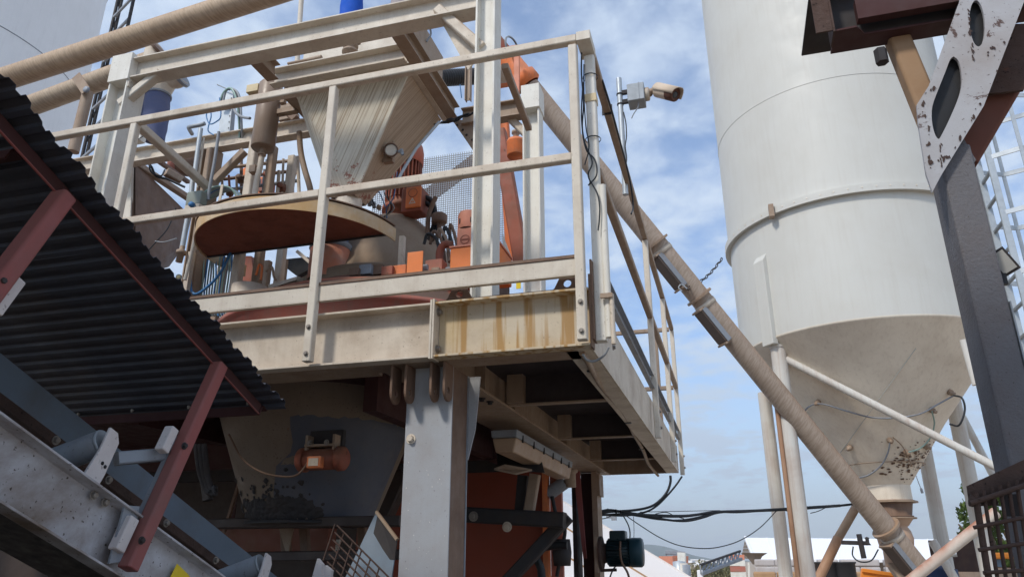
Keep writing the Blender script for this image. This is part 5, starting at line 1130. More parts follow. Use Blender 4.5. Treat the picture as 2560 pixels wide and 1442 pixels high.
# ================================================================ UNDER THE PLATFORM
YC = 2.68; xl, xr = V(1012, 1100, Y=YC).x, V(1128, 1100, Y=YC).x; yd = V(1168, 1100, X=xr).y
col = thing('support_column', 'thick grey steel column standing under the platform edge beam', 'column', (xl, YC, 0))
build('front_flange', MB().box((xl, YC, 0), (xr, YC+.008, 2.322)), COLGREY, col, .001)
build('side_web', MB().box((xr-.012, YC+.0085, 0), (xr-.004, yd, 2.322)), BROWN, col)
build('rear_flange', MB().box((xl, yd+.0005, 0), (xr, yd+.0085, 2.322)), GREYST, col)
build('side_gusset', MB().plate([(xr+.0005, yd+.009, 2.32), (xr+.05, yd+.009, 2.32), (xr+.03, yd+.009, 2.10), (xr+.0005, yd+.009, 1.98)], (0, .008, 0)), COLGREY, col)
bolt(V(1028, 1097, Y=YC), (0, -1, 0), .013, col, CREAM)
random.seed(17); sp_ = MB()
for k in range(26):
    px = random.uniform(1000, 1126); py = 1090 + 340*random.random()**.7; c = V(px, py, Y=YC-.0006); r0 = random.choice([.0007, .0009, .0014]); m = 6
    if c.x < xl+.004 or c.x > xr-.004: continue
    sp_.add([c + Vector((math.cos(2*math.pi*i/m)*r0, 0, math.sin(2*math.pi*i/m)*r0*random.uniform(1, 2.4))) for i in range(m)], [tuple(range(m))])
build('splash_specks', sp_, WHITE, col, kind='stuff')
dsp = thing('discharge_cone', 'dusty discharge cone under the mixer with a grey repainted patch and splashes', 'discharge cone', (-2.22, 3.70, 1.8))
cc_ = Vector((-2.20, 3.72, 0))
CONE = paint('dusty_cone', (.21, .165, .125), dirt=(.16, .11, .08), amt=.5, scale=3, streak=.3, spot=.7, rust=.1)
prof2 = [(.56, 2.44), (.555, 2.38), (.33, 1.79)]
build('cone_shell', MB().lathe(cc_, prof2, n=72), CONE, dsp)
# repainted patch: sector following the cone, uneven brushed top edge
random.seed(3)
def cpt(a, z, off=.0):
    r = .33 + (.555-.33)*(z-1.79)/(2.38-1.79) + off
    # azimuth a measured from -Y towards +X
    return cc_ + Vector((math.sin(a)*r, -math.cos(a)*r, z))
vs = []; nA = 30; nZ = 8; a0, a1 = R(2), R(98)
for j in range(nZ+1):
    for i in range(nA+1):
        f = i/nA; lo_a = a0 + (R(13) if j > 4 else R(-6)*(1-j/4)) + R(random.uniform(-1.5, 1.5)); a = lo_a + (a1-lo_a)*f
        zt2 = 2.275 + random.uniform(-.008, .008); z = 1.80 + (zt2-1.80)*j/nZ; vs.append(cpt(a, z, .002))
fs = [(j*(nA+1)+i, j*(nA+1)+i+1, (j+1)*(nA+1)+i+1, (j+1)*(nA+1)+i) for j in range(nZ) for i in range(nA)]
build('repainted_patch', MB().add(vs, fs, True), paint('grey_repaint', (.085, .095, .125), dirt=(.17, .14, .12), amt=.35, scale=6, spot=.5), dsp)
vs = MB()
for k in range(220):
    a = R(random.gauss(-4, 17)); z = 1.80 + abs(random.gauss(0, .075)); c = cpt(a, z, .004); r0 = random.uniform(.008, .030)*(1.25 if z < 1.88 else .6)
    n_ = Vector((math.sin(a), -math.cos(a), -.35)).normalized(); t1 = n_.cross(Vector((0, 0, 1))).normalized(); t2 = n_.cross(t1); m = 6
    top = c + n_*r0*.35
    ring = [c + t1*math.cos(i*2*math.pi/m)*r0*random.uniform(.6, 1.3) + t2*math.sin(i*2*math.pi/m)*r0*random.uniform(.6, 1.3) for i in range(m)]
    vs.add(ring + [top], [(i, (i+1) % m, m) for i in range(m)])
build('caked_concrete', vs, DARKST, dsp, kind='stuff')
build('collar', MB().lathe(cc_, [(.36, 1.775), (.36, 1.79), (.33, 1.792)], n=60), DARKST, dsp)
# vibrator motor
vm = V(806, 1142, Y=3.17)
v_ = thing('vibrator_motor', 'orange vibrator motor with end caps bolted on the front of the discharge cone', 'vibrator motor', vm)
build('mount_plate', MB().box(vm + Vector((-.09, .02, .03)), vm + Vector((.09, .05, .13))), DARKST, v_, .004)
build('body', MB().lathe(vm + Vector((-.085, 0, -.01)), [(0, 0), (.050, 0), (.050, .17), (0, .17)], (1, 0, 0), 28), ORRUST, v_)
build('end_cap', MB().lathe(vm + Vector((.085, 0, -.01)), [(0, .040), (.045, .038), (.056, .028), (.058, 0), (0, 0)], (1, 0, 0), 28), ORRUST, v_)
build('end_cap', MB().lathe(vm + Vector((-.085, 0, -.01)), [(0, .040), (.045, .038), (.056, .028), (.058, 0), (0, 0)], (-1, 0, 0), 28), ORRUST, v_)
build('terminal_cover', MB().box(vm + Vector((-.032, -.085, -.06)), vm + Vector((.042, -.05, -.005))), ORANGE, v_, .006)
build('name_plate', MB().box(vm + Vector((-.020, -.0875, -.050)), vm + Vector((.030, -.0855, -.015))), CREAM, v_)
build('foot_bracket', MB().box(vm + Vector((-.075, -.045, .045)), vm + Vector((.075, .03, .055))).box(vm + Vector((-.078, -.035, .03)), vm + Vector((-.066, .03, .10))).box(vm + Vector((.066, -.035, .03)), vm + Vector((.078, .03, .10))), TAN, v_)
for x in (-.045, .045): bolt(vm + Vector((x, -.05, .06)), (0, -1, 0), .009, v_)
build('cable', MB().tube(bez([vm + Vector((-.02, -.06, .0)), V(745, 1185, Y=3.1), V(700, 1190, Y=3.1), V(650, 1178, Y=3.1), V(605, 1145, Y=3.1), V(572, 1085, Y=3.1)], 8), .005, 8), BROWN, v_)
# frame beam below edge beam, red pieces
rb = thing('mixer_subframe', 'dark red and brown subframe beams carrying the mixer under the deck', 'subframe', (-2, 4, 2.2))
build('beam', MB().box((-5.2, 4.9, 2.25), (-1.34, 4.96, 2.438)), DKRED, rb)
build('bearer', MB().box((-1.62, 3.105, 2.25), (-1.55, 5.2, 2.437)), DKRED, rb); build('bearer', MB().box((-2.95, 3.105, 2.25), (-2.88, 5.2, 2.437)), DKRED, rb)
build('red_strut', MB().bar(V(1000, 1000, Y=4.3), V(985, 1120, Y=4.3), .12, .05, (0, 1, 0)), REDP, rb)
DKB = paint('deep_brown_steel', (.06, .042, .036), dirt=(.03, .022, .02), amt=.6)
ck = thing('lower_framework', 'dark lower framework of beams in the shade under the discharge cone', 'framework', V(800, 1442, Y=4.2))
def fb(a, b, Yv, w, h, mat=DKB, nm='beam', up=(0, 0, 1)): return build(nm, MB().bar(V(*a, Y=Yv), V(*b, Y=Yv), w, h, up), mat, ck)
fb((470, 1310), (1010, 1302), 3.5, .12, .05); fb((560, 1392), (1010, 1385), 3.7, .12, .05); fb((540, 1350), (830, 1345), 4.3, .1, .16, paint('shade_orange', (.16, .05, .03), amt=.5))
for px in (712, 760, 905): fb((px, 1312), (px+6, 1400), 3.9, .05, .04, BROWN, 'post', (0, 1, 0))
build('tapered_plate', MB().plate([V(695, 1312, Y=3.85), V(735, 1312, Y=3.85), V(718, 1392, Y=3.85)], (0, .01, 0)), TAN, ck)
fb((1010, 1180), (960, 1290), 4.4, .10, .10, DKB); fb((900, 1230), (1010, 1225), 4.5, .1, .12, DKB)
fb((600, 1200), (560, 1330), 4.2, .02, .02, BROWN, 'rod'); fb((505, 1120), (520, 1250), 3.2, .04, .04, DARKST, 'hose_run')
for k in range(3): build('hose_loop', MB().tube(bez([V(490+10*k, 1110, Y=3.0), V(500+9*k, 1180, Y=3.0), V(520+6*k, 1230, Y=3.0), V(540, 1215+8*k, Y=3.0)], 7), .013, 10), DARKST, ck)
lt = V(832, 1372, Y=4.6)
wd = thing('window_opening', 'small pale daylight opening glimpsed in the shade below the cone', 'opening panel', lt)
build('pale_sheet', MB().box(lt + Vector((-.02, 0, -.05)), lt + Vector((.045, .01, .06))), WHITE, wd); build('brown_sheet', MB().box(lt + Vector((-.10, -.01, -.06)), lt + Vector((-.021, .0, .055))), BROWN, wd)
gbp = thing('grey_hopper_plate', 'bluish grey slanted chute plates at the foot of the grey column', 'chute', V(930, 1442, Y=3.0))
build('slanted_plate', MB().plate([V(940, 1280, Y=3.0), V(990, 1365, Y=2.95), V(975, 1470, Y=2.9), V(850, 1470, Y=2.9)], (0, .008, 0)), BLUEST, gbp)
build('dark_side', MB().plate([V(945, 1283, Y=2.98), V(992, 1350, Y=2.93), V(986, 1398, Y=2.93), V(918, 1398, Y=2.96)], (0, .008, 0)), DARKST, gbp)
build('rust_edge', MB().bar(V(941, 1278, Y=2.97), V(993, 1348, Y=2.92), .012, .012), TAN, gbp)
wb = thing('wire_basket', 'rusty wire guard panel leaning in the dark below the discharge cone', 'wire guard', V(880, 1442, Y=2.8))
for k in range(8): build('wire', MB().tube([V(838+22*k, 1308+22*k, Y=2.8), V(808+22*k, 1400+22*k, Y=2.78)], .0035, 6), RUSTY, wb)
for k in range(7): build('wire', MB().tube([V(842-5*k, 1312+18*k, Y=2.795), V(1000-5*k, 1470+18*k, Y=2.79)], .0035, 6), RUSTY, wb)
wp = thing('pale_bracket', 'pale pinkish bent bracket beside the wire guard at the bottom edge', 'bracket', V(800, 1442, Y=2.6))
build('bent_plate', MB().plate([V(793, 1395, Y=2.6), V(805, 1410, Y=2.6), V(800, 1460, Y=2.6), V(775, 1460, Y=2.6)], (0, .02, 0)), WOODW, wp)
build('bent_plate', MB().plate([V(812, 1412, Y=2.62), V(828, 1425, Y=2.62), V(822, 1460, Y=2.62), V(802, 1460, Y=2.62)], (0, .02, 0)), WOODW, wp)
# back walls in the shade: orange machine housing and an added dark wall that blocks the sky
mh = thing('orange_housing', 'big dull orange sheet housing standing in the shade behind the grey column', 'machine housing', V(1300, 1442, Y=5.6))
xa, xb = V(1160, 1300, Y=5.6).x - .9, V(1360, 1300, Y=5.6).x
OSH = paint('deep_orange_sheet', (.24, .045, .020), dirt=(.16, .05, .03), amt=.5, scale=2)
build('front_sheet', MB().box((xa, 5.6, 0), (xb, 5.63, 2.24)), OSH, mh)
build('shade_fill_sheet', MB().box((xa-3, 5.6, 2.2405), (xb, 5.66, 2.438)), DARKST, mh)  # added dark sheet standing in for the black shade above the housing
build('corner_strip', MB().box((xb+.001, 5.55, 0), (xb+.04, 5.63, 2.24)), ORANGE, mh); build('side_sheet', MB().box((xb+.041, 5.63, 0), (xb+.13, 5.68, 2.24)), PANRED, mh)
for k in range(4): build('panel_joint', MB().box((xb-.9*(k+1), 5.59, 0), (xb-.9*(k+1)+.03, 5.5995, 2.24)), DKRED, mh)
tag(build('sky_blocking_wall', MB().box((-9, 6.86, 0), (-2.6, 6.92, 2.437)), DKB), 'added dark brown wall blocking bright sky far back under the platform', 'wall')
ub = thing('lower_crossbeam', 'black horizontal beam with a tan stub post behind the grey column', 'beam', V(1290, 1300, Y=5.0))
build('beam', MB().bar(V(1150, 1285, Y=5.0), V(1412, 1300, Y=5.0), .12, .10), DARKST, ub)
build('stub_post', MB().bar(V(1338, 1185, Y=5.0), V(1322, 1282, Y=5.0), .07, .06, (0, 1, 0)), TAN, ub)
build('stub_post', MB().bar(V(1308, 1188, Y=5.05), V(1300, 1282, Y=5.05), .07, .06, (0, 1, 0)), DARKST, ub)
build('diagonal', MB().bar(V(1262, 1460, Y=5.1), V(1420, 1290, Y=5.1), .10, .08), DARKST, ub)
bolt(V(1268, 1316, Y=4.93), (0, -1, 0), .022, ub, CREAM); bolt(V(1184, 1290, Y=4.93), (0, -1, 0), .022, ub)
ds_ = thing('dark_discharge_gate', 'dark plate gate with a tan lower lip behind the lamp', 'gate', V(1290, 1180, Y=4.4))
build('gate_plate', MB().plate([V(1240, 1120, Y=4.5), V(1245, 1175, Y=4.3), V(1360, 1180, Y=4.4), V(1345, 1120, Y=4.6)], (0, .02, .0)), DARKST, ds_)
build('lip', MB().plate([V(1235, 1170, Y=4.2), V(1262, 1160, Y=4.2), V(1330, 1172, Y=4.25), V(1290, 1182, Y=4.2)], (0, 0, -.01)), TAN, ds_)
# lamp
la, lb_ = V(1262, 1104, Z=2.20), V(1405, 1178, Z=2.20); xm = (la.x+lb_.x)/2
lamp = thing('strip_light', 'long weatherproof strip light with dusty diffuser under the platform beam', 'strip light', (xm, la.y, 2.2))
build('body', MB().prof((xm, la.y, 2.245), (xm, lb_.y, 2.245), [(-.07, -.02), (.07, -.02), (.075, .02), (-.075, .02)]), GREYST, lamp, .004)
build('diffuser', MB().prof((xm, la.y+.01, 2.22), (xm, lb_.y-.01, 2.22), [(-.05, -.075), (.05, -.075), (.070, .003), (-.070, .003)]), paint('dusty_diffuser', (.44, .31, .21), dirt=(.28, .17, .11), amt=.5, rough=.45), lamp, .008)
for k in range(6):
    y = la.y + (lb_.y-la.y)*(k+.5)/6; build('clip', MB().box((xm+.068, y-.004, 2.21), (xm+.077, y+.004, 2.25)), BLACK, lamp)
# red column with bracket
rcx0, rcx1 = V(1437, 1300, Y=6.6).x, V(1497, 1300, Y=6.6).x
rc = thing('red_column', 'dark red braced column under the far corner of the platform', 'column', (rcx1, 6.6, 0))
build('web', MB().box((rcx0+.06, 6.62, 0), (rcx1-.012, 6.63, 2.32)), DKRED, rc)
build('flange', MB().box((rcx1-.035, 6.50, 0), (rcx1+.01, 6.72, 2.32)), TAN, rc)
build('flange', MB().box((rcx0, 6.50, 0), (rcx0+.035, 6.72, 2.32)), DARKST, rc)
build('taper_plate', MB().plate([V(1432, 1165, Y=6.45), V(1448, 1168, Y=6.45), V(1466, 1395, Y=6.45), V(1458, 1395, Y=6.45)], (0, .03, 0)), REDP, rc)
build('side_lug', MB().box((rcx1+.011, 6.5, 2.12), (rcx1+.035, 6.7, 2.3)), TAN, rc)
sw = V(1395, 1215, Y=5.6)
swt = thing('limit_switch', 'grey limit switch head and dangling lead under the platform beam', 'switch', sw)
build('head', MB().tube([V(1370, 1235, Y=5.6), V(1412, 1205, Y=5.6)], .05, 16), GREYST, swt); build('housing', MB().lathe(V(1425, 1200, Y=5.6), [(0, -.05), (.045, -.05), (.045, .05), (.06, .06), (.06, .08), (0, .08)], n=18), TAN, swt)
build('lead', MB().tube(bez([V(1380, 1240, Y=5.55), V(1392, 1290, Y=5.55), V(1412, 1320, Y=5.55), V(1405, 1370, Y=5.55), V(1392, 1440, Y=5.55)], 7), .014, 10), BLACK, swt)
cy_ = thing('hydraulic_hose', 'thick black hose hooked over a pipe beside the orange housing edge', 'hose', V(1350, 1442, Y=5.3))
build('hose', MB().tube(bez([V(1418, 1362, Y=5.3), V(1390, 1362, Y=5.3), V(1350, 1370, Y=5.3), V(1340, 1390, Y=5.3), V(1352, 1420, Y=5.3), V(1355, 1460, Y=5.3)], 7), .028, 14), BLACK, cy_)
build('drum_end', MB().lathe(V(1405, 1380, Y=5.5), [(0, -.09), (.06, -.09), (.07, 0), (.06, .09), (0, .09)], n=18), DARKST, cy_)
# green motor
gc = V(1550, 1380, Y=6.3)
gmt = thing('green_motor', 'dark green finned electric motor mounted sideways on the red column', 'motor', gc)
k_ = 1.0
build('stator', MB().lathe(gc + Vector((-.10, 0, 0)), [(0, 0), (.095, 0), (.095, .20), (0, .20)], (1, .0, 0), 32), GREEN, gmt)
for k in range(26):
    a = 2*math.pi*k/26; d = Vector((0, math.cos(a), math.sin(a))); s_ = Vector((0, -math.sin(a), math.cos(a)))*.003
    b0, b1 = gc + Vector((-.09, 0, 0)) + d*.094, gc + Vector((-.09, 0, 0)) + d*.108; t_ = Vector((.17, 0, 0))
    build('cooling_fin', MB().hexa([b0-s_, b1-s_, b1+s_, b0+s_, b0-s_+t_, b1-s_+t_, b1+s_+t_, b0+s_+t_]), GREEN, gmt)
build('fan_cowl', MB().lathe(gc + Vector((.085, 0, 0)), [(.108, 0), (.112, .005), (.112, .085), (.10, .10), (0, .10)], (1, 0, 0), 32), paint('cowl_green', (.012, .045, .062), dirt=(.02, .05, .06), amt=.3, rough=.4), gmt)
build('terminal_box', MB().box(gc + Vector((-.07, -.08, .085)), gc + Vector((.06, .06, .165))), GREEN, gmt, .012)
build('flange', MB().lathe(gc + Vector((-.16, 0, -.005)), [(.05, 0), (.13, 0), (.13, .02), (.08, .03), (.07, .06)], (1, 0, 0), 28, False), RUSTY, gmt)
build('base_plate', MB().box(gc + Vector((-.19, -.1, -.15)), gc + Vector((-.165, .1, .12))), TAN, gmt)
build('bolt_rod', MB().tube([gc + Vector((-.16, -.02, -.135)), gc + Vector((-.03, -.02, -.13))], .012, 8), RUSTY, gmt)
build('lead', MB().tube(bez([gc + Vector((.02, -.1, .08)), gc + Vector((.02, -.13, .0)), gc + Vector((.03, -.12, -.08)), gc + Vector((.07, -.1, -.16)), gc + Vector((.09, -.1, -.3))], 7), .009, 8), BROWN, gmt)
build('lead', MB().tube(bez([gc + Vector((.05, -.11, -.09)), gc + Vector((-.02, -.11, -.10)), gc + Vector((-.07, -.11, -.18)), gc + Vector((-.09, -.11, -.3))], 7), .006, 8), CABLE, gmt)

# ================================================================ FOREGROUND COLUMN AND BRACKET (right)
YF = 2.0
cxl, cxr = V(2442, 800, Y=YF).x, V(2534, 800, Y=YF).x; cyb = V(2402, 800, X=cxl).y
fcw = thing('pitted_column', 'dark pitted steel column in the right foreground with diagonal arms', 'column', (cxl, YF, 0))
ztc = V(2345, 470, Y=YF).z + .12
build('shaft', MB().box((cxl, YF, 0), (cxr, cyb, ztc)), RCOL, fcw, .006)
build('edge_strip', MB().box((cxr+.0005, YF-.002, 0), (cxr+.004, YF+.06, 2.2)), GALVD, fcw)
pl = [(2395, -120), (2400, 0), (2322, 215), (2292, 262), (2296, 310), (2315, 433), (2331, 480), (2352, 440), (2460, 264), (2562, 0), (2610, -120)]
pts = [V(a, b, Y=YF-.02) for a, b in pl]
h1 = [V(2443 + 19*math.cos(t) + 3*math.sin(t), 59 + 58*math.sin(t), Y=YF-.02) for t in [2*math.pi*k/28 for k in range(28)]]
hz_ = [(1800, 408), (1835, 440), (1855, 520), (1857, 620), (1830, 720), (1765, 870), (1715, 970), (1690, 1003), (1662, 960), (1643, 870), (1647, 765), (1690, 645), (1740, 520), (1775, 430)]
h2 = bez([V(1760+a/2.884, b/2.884, Y=YF-.02) for a, b in hz_ + [hz_[0]]], 3)[:-1]
build('perforated_plate', MB().plate(pts, (0, .010, 0), [h1, h2]), PEEL, fcw)
random.seed(9); pc = MB()
def chip(px, py, r0, st=1.0):
    c = V(px, py, Y=YF-.0212); m = random.randint(5, 8); sl = random.uniform(-.6, .6)
    vs = [c + Vector((math.cos(2*math.pi*i/m)*r0*random.uniform(.4, 1.3) + sl*math.sin(2*math.pi*i/m)*r0*st*.5, -random.uniform(0, .0012), math.sin(2*math.pi*i/m)*r0*st*random.uniform(.6, 1.5))) for i in range(m)]
    pc.add(vs, [tuple(range(m))])
for k in range(15):
    t = random.random(); a_, b_ = ((2302, 275), (2322, 440)) if t < .6 else ((2318, 215), (2300, 262)); f = random.random()
    chip(a_[0]+(b_[0]-a_[0])*f + abs(random.gauss(0, 7)) + 4, a_[1]+(b_[1]-a_[1])*f, random.uniform(.0015, .006), 1.6)
for k in range(12): f = random.random(); chip(2458 - 100*f - abs(random.gauss(2, 4)), 255 + 165*f, random.uniform(.0015, .005), 1.5)
for k in range(16): f = random.random(); chip(2422 + 12*f + random.uniform(-3, 2), 20 + 140*f, random.uniform(.0015, .004), 2.2)
for k in range(8): chip(random.gauss(2490, 16), random.gauss(135, 34), random.uniform(.0012, .004), 1.5)
for k in range(10): chip(2348 + random.gauss(4, 5), 355 + 60*random.random(), random.uniform(.0015, .004), 2.6)
build('peeled_patches', pc, paint('peel_dark', (.05, .028, .024), amt=.4), fcw, kind='stuff')
bk = [(2420, -110), (2345, 215), (2322, 300), (2338, 425), (2445, 262), (2548, -60)]
build('rear_plate', MB().plate([V(a, b, Y=YF+.004) for a, b in bk], (0, .01, 0)), BLACK, fcw)
build('left_arm', MB().bar(V(2228, 62, Y=YF+.10), V(2338, 330, Y=YF+.08), .062, .06, (0, 1, 0)), CORTEN, fcw, .004)
build('right_arm', MB().bar(V(2405, 405, Y=YF+.12), V(2580, 110, Y=YF+.12), .075, .06, (0, 1, 0)), CORTR, fcw, .004)
build('dark_gusset', MB().plate([V(2462, 235, Y=YF+.06), V(2560, 225, Y=YF+.06), V(2600, 60, Y=YF+.06), V(2520, 60, Y=YF+.06)], (0, .01, 0)), RUSTY, fcw)
build('knot_plate', MB().plate([V(2350, 430, Y=YF+.012), V(2400, 330, Y=YF+.012), V(2440, 400, Y=YF+.012), V(2400, 470, Y=YF+.012)], (0, .02, 0)), RCOL, fcw)
# hood
hd2 = thing('rusty_hood', 'dark rusty sheet hood overhanging above the arm at the top right', 'hood', V(2100, 90, Y=YF))
a = V(2040, 92, Y=YF); b = V(2376, 78, Y=YF)
build('end_sheet', MB().box((a.x-.002, YF-.024, a.z-.005), (a.x+.044, YF-.018, a.z+.5)), RUSTY, hd2)
build('corner_lip', MB().box((a.x+.0445, YF-.026, a.z-.012), (a.x+.050, YF+.05, a.z+.5)), RUSTY, hd2)
build('front_sheet', MB().box((a.x+.052, YF+.05, a.z+.005), (b.x+.3, YF+.056, a.z+.5)), DARKST, hd2)
build('bottom_flange', MB().plate([(a.x+.051, YF-.015, a.z-.004), (a.x+.11, YF-.015, a.z-.002), (a.x+.14, YF+.03, a.z), (b.x+.3, YF+.03, a.z), (b.x+.3, YF+.10, a.z), (a.x+.051, YF+.10, a.z)], (0, 0, .006)), DKRED, hd2)
build('top_sheet', MB().box((a.x+.0065, YF-.01, a.z+.18), (b.x+.3, YF+.34, a.z+.186)), DARKST, hd2)
build('cross_angle', MB().box((a.x+.12, YF-.01, a.z+.03), (b.x+.3, YF+.02, a.z+.10)), DKRED, hd2)
n_ = V(2203, 142, Y=YF+.02)
tag(build('hex_block', MB().lathe(n_ + Vector((0, 0, -.022)), [(0, 0), (.018, 0), (.018, .045), (0, .045)], (0, 0, 1), 6, False), DARKST), 'small dark hexagonal nut block beside the brown diagonal arm', 'nut')
# unseen roof inferred from the hood: sheets and purlins sized to shade the foreground
for k in range(5):
    build('roof_sheet', MB().box((-5.0+1.15*k, -3.0, 3.62+.002*(k % 2)), (-3.86+1.15*k, .85, 3.626+.002*(k % 2))), DARKST, hd2)
for y in (-2.4, -.8, .75): build('purlin', MB().bar((-5, y, 3.57), (.75, y, 3.57), .05, .09), DKRED, hd2)
# floodlight
fl = V(2508, 655, Y=YF+.06)
flt = thing('floodlight', 'small square floodlight with pale glass fixed to the right of the pitted column', 'floodlight', fl)
ux = Vector((.72, -.3, .35)).normalized(); uy = Vector((-.42, -.1, .9)); uy = (uy - ux*uy.dot(ux)).normalized(); uz = ux.cross(uy)
if uz.y > 0: uz = -uz
def fbx(nm, hx, hy, z0, z1, mat, bev=.002):
    build(nm, MB().hexa([fl+ux*sx*hx+uy*sy*hy+uz*z for z in (z0, z1) for sx, sy in ((-1, -1), (1, -1), (1, 1), (-1, 1))]), mat, flt, bev)
fbx('housing', .022, .034, -.025, 0, BLACK); fbx('glass', .017, .028, .0005, .003, GLASS, 0)
fbx('bezel', .0225, .0345, .0001, .0004, DARKST, 0)
build('bracket', MB().box(fl + Vector((-.035, 0, -.06)), fl + Vector((.0, .015, -.03))), BLACK, flt)
# wire guard bottom right
YG = 1.62
gd2 = thing('bar_guard', 'rusty brown bar guard with a plate along its top in the bottom right corner', 'bar guard', V(2480, 1442, Y=YG))
build('top_plate', MB().plate([V(2418, 1214, Y=YG+.01), V(2425, 1262, Y=YG+.01), V(2600, 1190, Y=YG+.01), V(2600, 1130, Y=YG+.01)], (0, .006, 0)), RUSTY, gd2)
for k in range(9):
    x0_ = 2438 + 20.5*k; y0_ = 1232 - 7*k
    build('vertical_bar', MB().tube([V(x0_, y0_, Y=YG-.004), V(x0_+17, y0_+110, Y=YG-.004), V(x0_+40, y0_+250, Y=YG-.004)], .0035 if k else .006, 8), RUSTY, gd2)
for (a, b, c, d, r) in ((2426, 1258, 2600, 1200, .0048), (2434, 1318, 2600, 1285, .0035), (2446, 1374, 2600, 1352, .0035), (2458, 1431, 2600, 1422, .0035)):
    build('horizontal_bar', MB().tube([V(a, b, Y=YG-.012), V(c, d, Y=YG-.012)], r, 8), RUSTY, gd2)
build('hinge_knuckle', MB().tube([V(2424, 1250, Y=YG), V(2434, 1252, Y=YG)], .011, 12), RUSTY, gd2)
build('back_strap', MB().bar(V(2450, 1256, Y=YG+.03), V(2492, 1254, Y=YG+.03), .012, .012), RUSTY, gd2)
build('latch_box', MB().box(V(2505, 1235, Y=YG+.04), V(2545, 1290, Y=YG+.06)), DARKST, gd2)

# ================================================================ BACKGROUND
def bgp(nm, qs, D, mat, th, parent=None, kind=None):
    return build(nm, MB().plate([V(a, b, Y=D) for a, b in qs], (0, th, 0)), mat, parent, kind=kind)
# near barrel-roofed hall with standing seams
hl = thing('pale_hall', 'pale pinkish hall with a long sloping seamed roof behind the green motor', 'hall', V(1600, 1442, Y=16))
YH = 16.0; r0, r1 = V(1360, 1225, Y=YH), V(1740, 1452, Y=YH)
slope = (r1.z-r0.z)/(r1.x-r0.x)
lft = Vector((r0.x-6, YH, r0.z + slope*-6))
n_s = 16; back = Vector((-2.5, 9, 0))
for k in range(22):
    a = r0.lerp(r1, k/22) ; b = r0.lerp(r1, (k+1)/22)
# roof plane seen edge on rises to the left; panels run down the slope
dR = Vector((.30, -1, -.62)).normalized()
def roofpt(u, v): return r0 + (r1-r0)*u + Vector((-.55, -2.6, -1.35))*v
for k in range(9):
    v0, v1 = k/9*2.4, (k+1)/9*2.4
    build('roof_panel', MB().add([roofpt(-.3, v0), roofpt(1.3, v0), roofpt(1.3, v1), roofpt(-.3, v1)], [(0, 1, 2, 3)]), ROOFP, hl)
    build('roof_seam', MB().bar(roofpt(-.3, v0), roofpt(1.3, v0), .02, .05), BRICKP if k else ROOFP, hl)
build('gable_wall', MB().box((r0.x-8, YH+.1, 0), (r0.x-4, YH+.4, r0.z-.2)), ROOFP, hl)
for px, py in ((1512, 1285), (1522, 1291), (1535, 1296), (1380, 1240)):
    p = V(px, py, Y=YH); build('roof_clip', MB().box(p - Vector((.05, .05, .03)), p + Vector((.05, .05, .05))), GREYST, hl)
# white roof shed
sh = thing('white_roof_shed', 'long shed with bright white roof and brown clad gable beyond the silo legs', 'shed', V(2050, 1402, Y=42))
ridL, ridR = V(1863, 1343, Y=46), V(2700, 1350, Y=46); evL, evR = V(1886, 1398, Y=42), V(2700, 1398, Y=42)
nP = 14
for k in range(nP):
    a, b = k/nP, (k+1)/nP
    build('roof_sheet', MB().add([ridL.lerp(ridR, a), ridL.lerp(ridR, b), evL.lerp(evR, b), evL.lerp(evR, a)], [(0, 1, 2, 3)]), ROOFW, sh)
    build('sheet_lap', MB().bar(ridL.lerp(ridR, a), evL.lerp(evR, a), .05, .05), ROOFW, sh)
gl_ = V(1853, 1394, Y=50)
for k in range(6):
    z0, z1 = k/6, (k+1)/6; a0_ = gl_.lerp(ridL, z0); b0_ = evL.lerp(ridL, z0); a1_ = gl_.lerp(ridL, z1); b1_ = evL.lerp(ridL, z1)
    build('gable_board', MB().add([a0_, b0_, b1_.lerp(b0_, .08), a1_.lerp(a0_, .08)], [(0, 1, 2, 3)]), GABLE, sh)
build('barge_board', MB().bar(evL + Vector((0, -.02, 0)), ridL + Vector((0, -.02, 0)), .12, .18), ROOFW, sh)
build('fascia', MB().bar(evL - Vector((0, .05, .05)), evR - Vector((0, .05, .05)), .1, .16), ROOFW, sh)
build('wall', MB().box((evL.x+1.2, 42.5, 0), (evR.x, 43, evL.z)), GABLE, sh)
for k in range(9):
    x = evL.x + .6 + k*3.2; build('wall_post', MB().box((x, 42.2, 0), (x+.2, 42.4, evL.z-.05)), WHITE, sh)
# wrapped pallets of stock (bulging rows)
random.seed(21)
def pallet(x, y, z, w, h, mat, lab, grp):
    t = thing('wrapped_pallet', lab, 'pallet', (x, y, z), grp); d_ = w*.8
    n = 3
    for i in range(n):
        zz = z + h*i/n; j = random.uniform(-.04, .04)
        build('wrapped_block', MB().box((x+j, y, zz+.01), (x+w+j-.05, y+d_, zz+h/n-.015)), mat, t, .05)
    return t
nm_ = ['below the shed eave beside the loader conveyor', 'left of the front silo leg', 'just right of the front silo leg', 'near the slanted screw tube', 'behind the sensor cross', 'under the silo outlet', 'far right behind the rear legs', 'at the right end of the row']
Yp = 33; pxs = [1885, 1935, 1985, 2045, 2100, 2150, 2210, 2270]
for i, px in enumerate(pxs):
    a = V(px, 1400, Y=Yp); w = V(px+54, 1400, Y=Yp).x - a.x
    pallet(a.x, Yp, .82, w, V(px, 1396, Y=Yp).z-.82, WRAP, 'grey wrapped pallet ' + nm_[i], 'wrapped pallets in the yard')
for i, px in enumerate((1880, 1940, 2000, 2075, 2140, 2200)):
    a = V(px, 1425, Y=27); w = V(px+60, 1425, Y=27).x - a.x
    pallet(a.x, 27, 0, w, V(px, 1427, Y=27).z, BRICKP, 'tan clay block stack ' + nm_[i], 'block stacks in the yard')
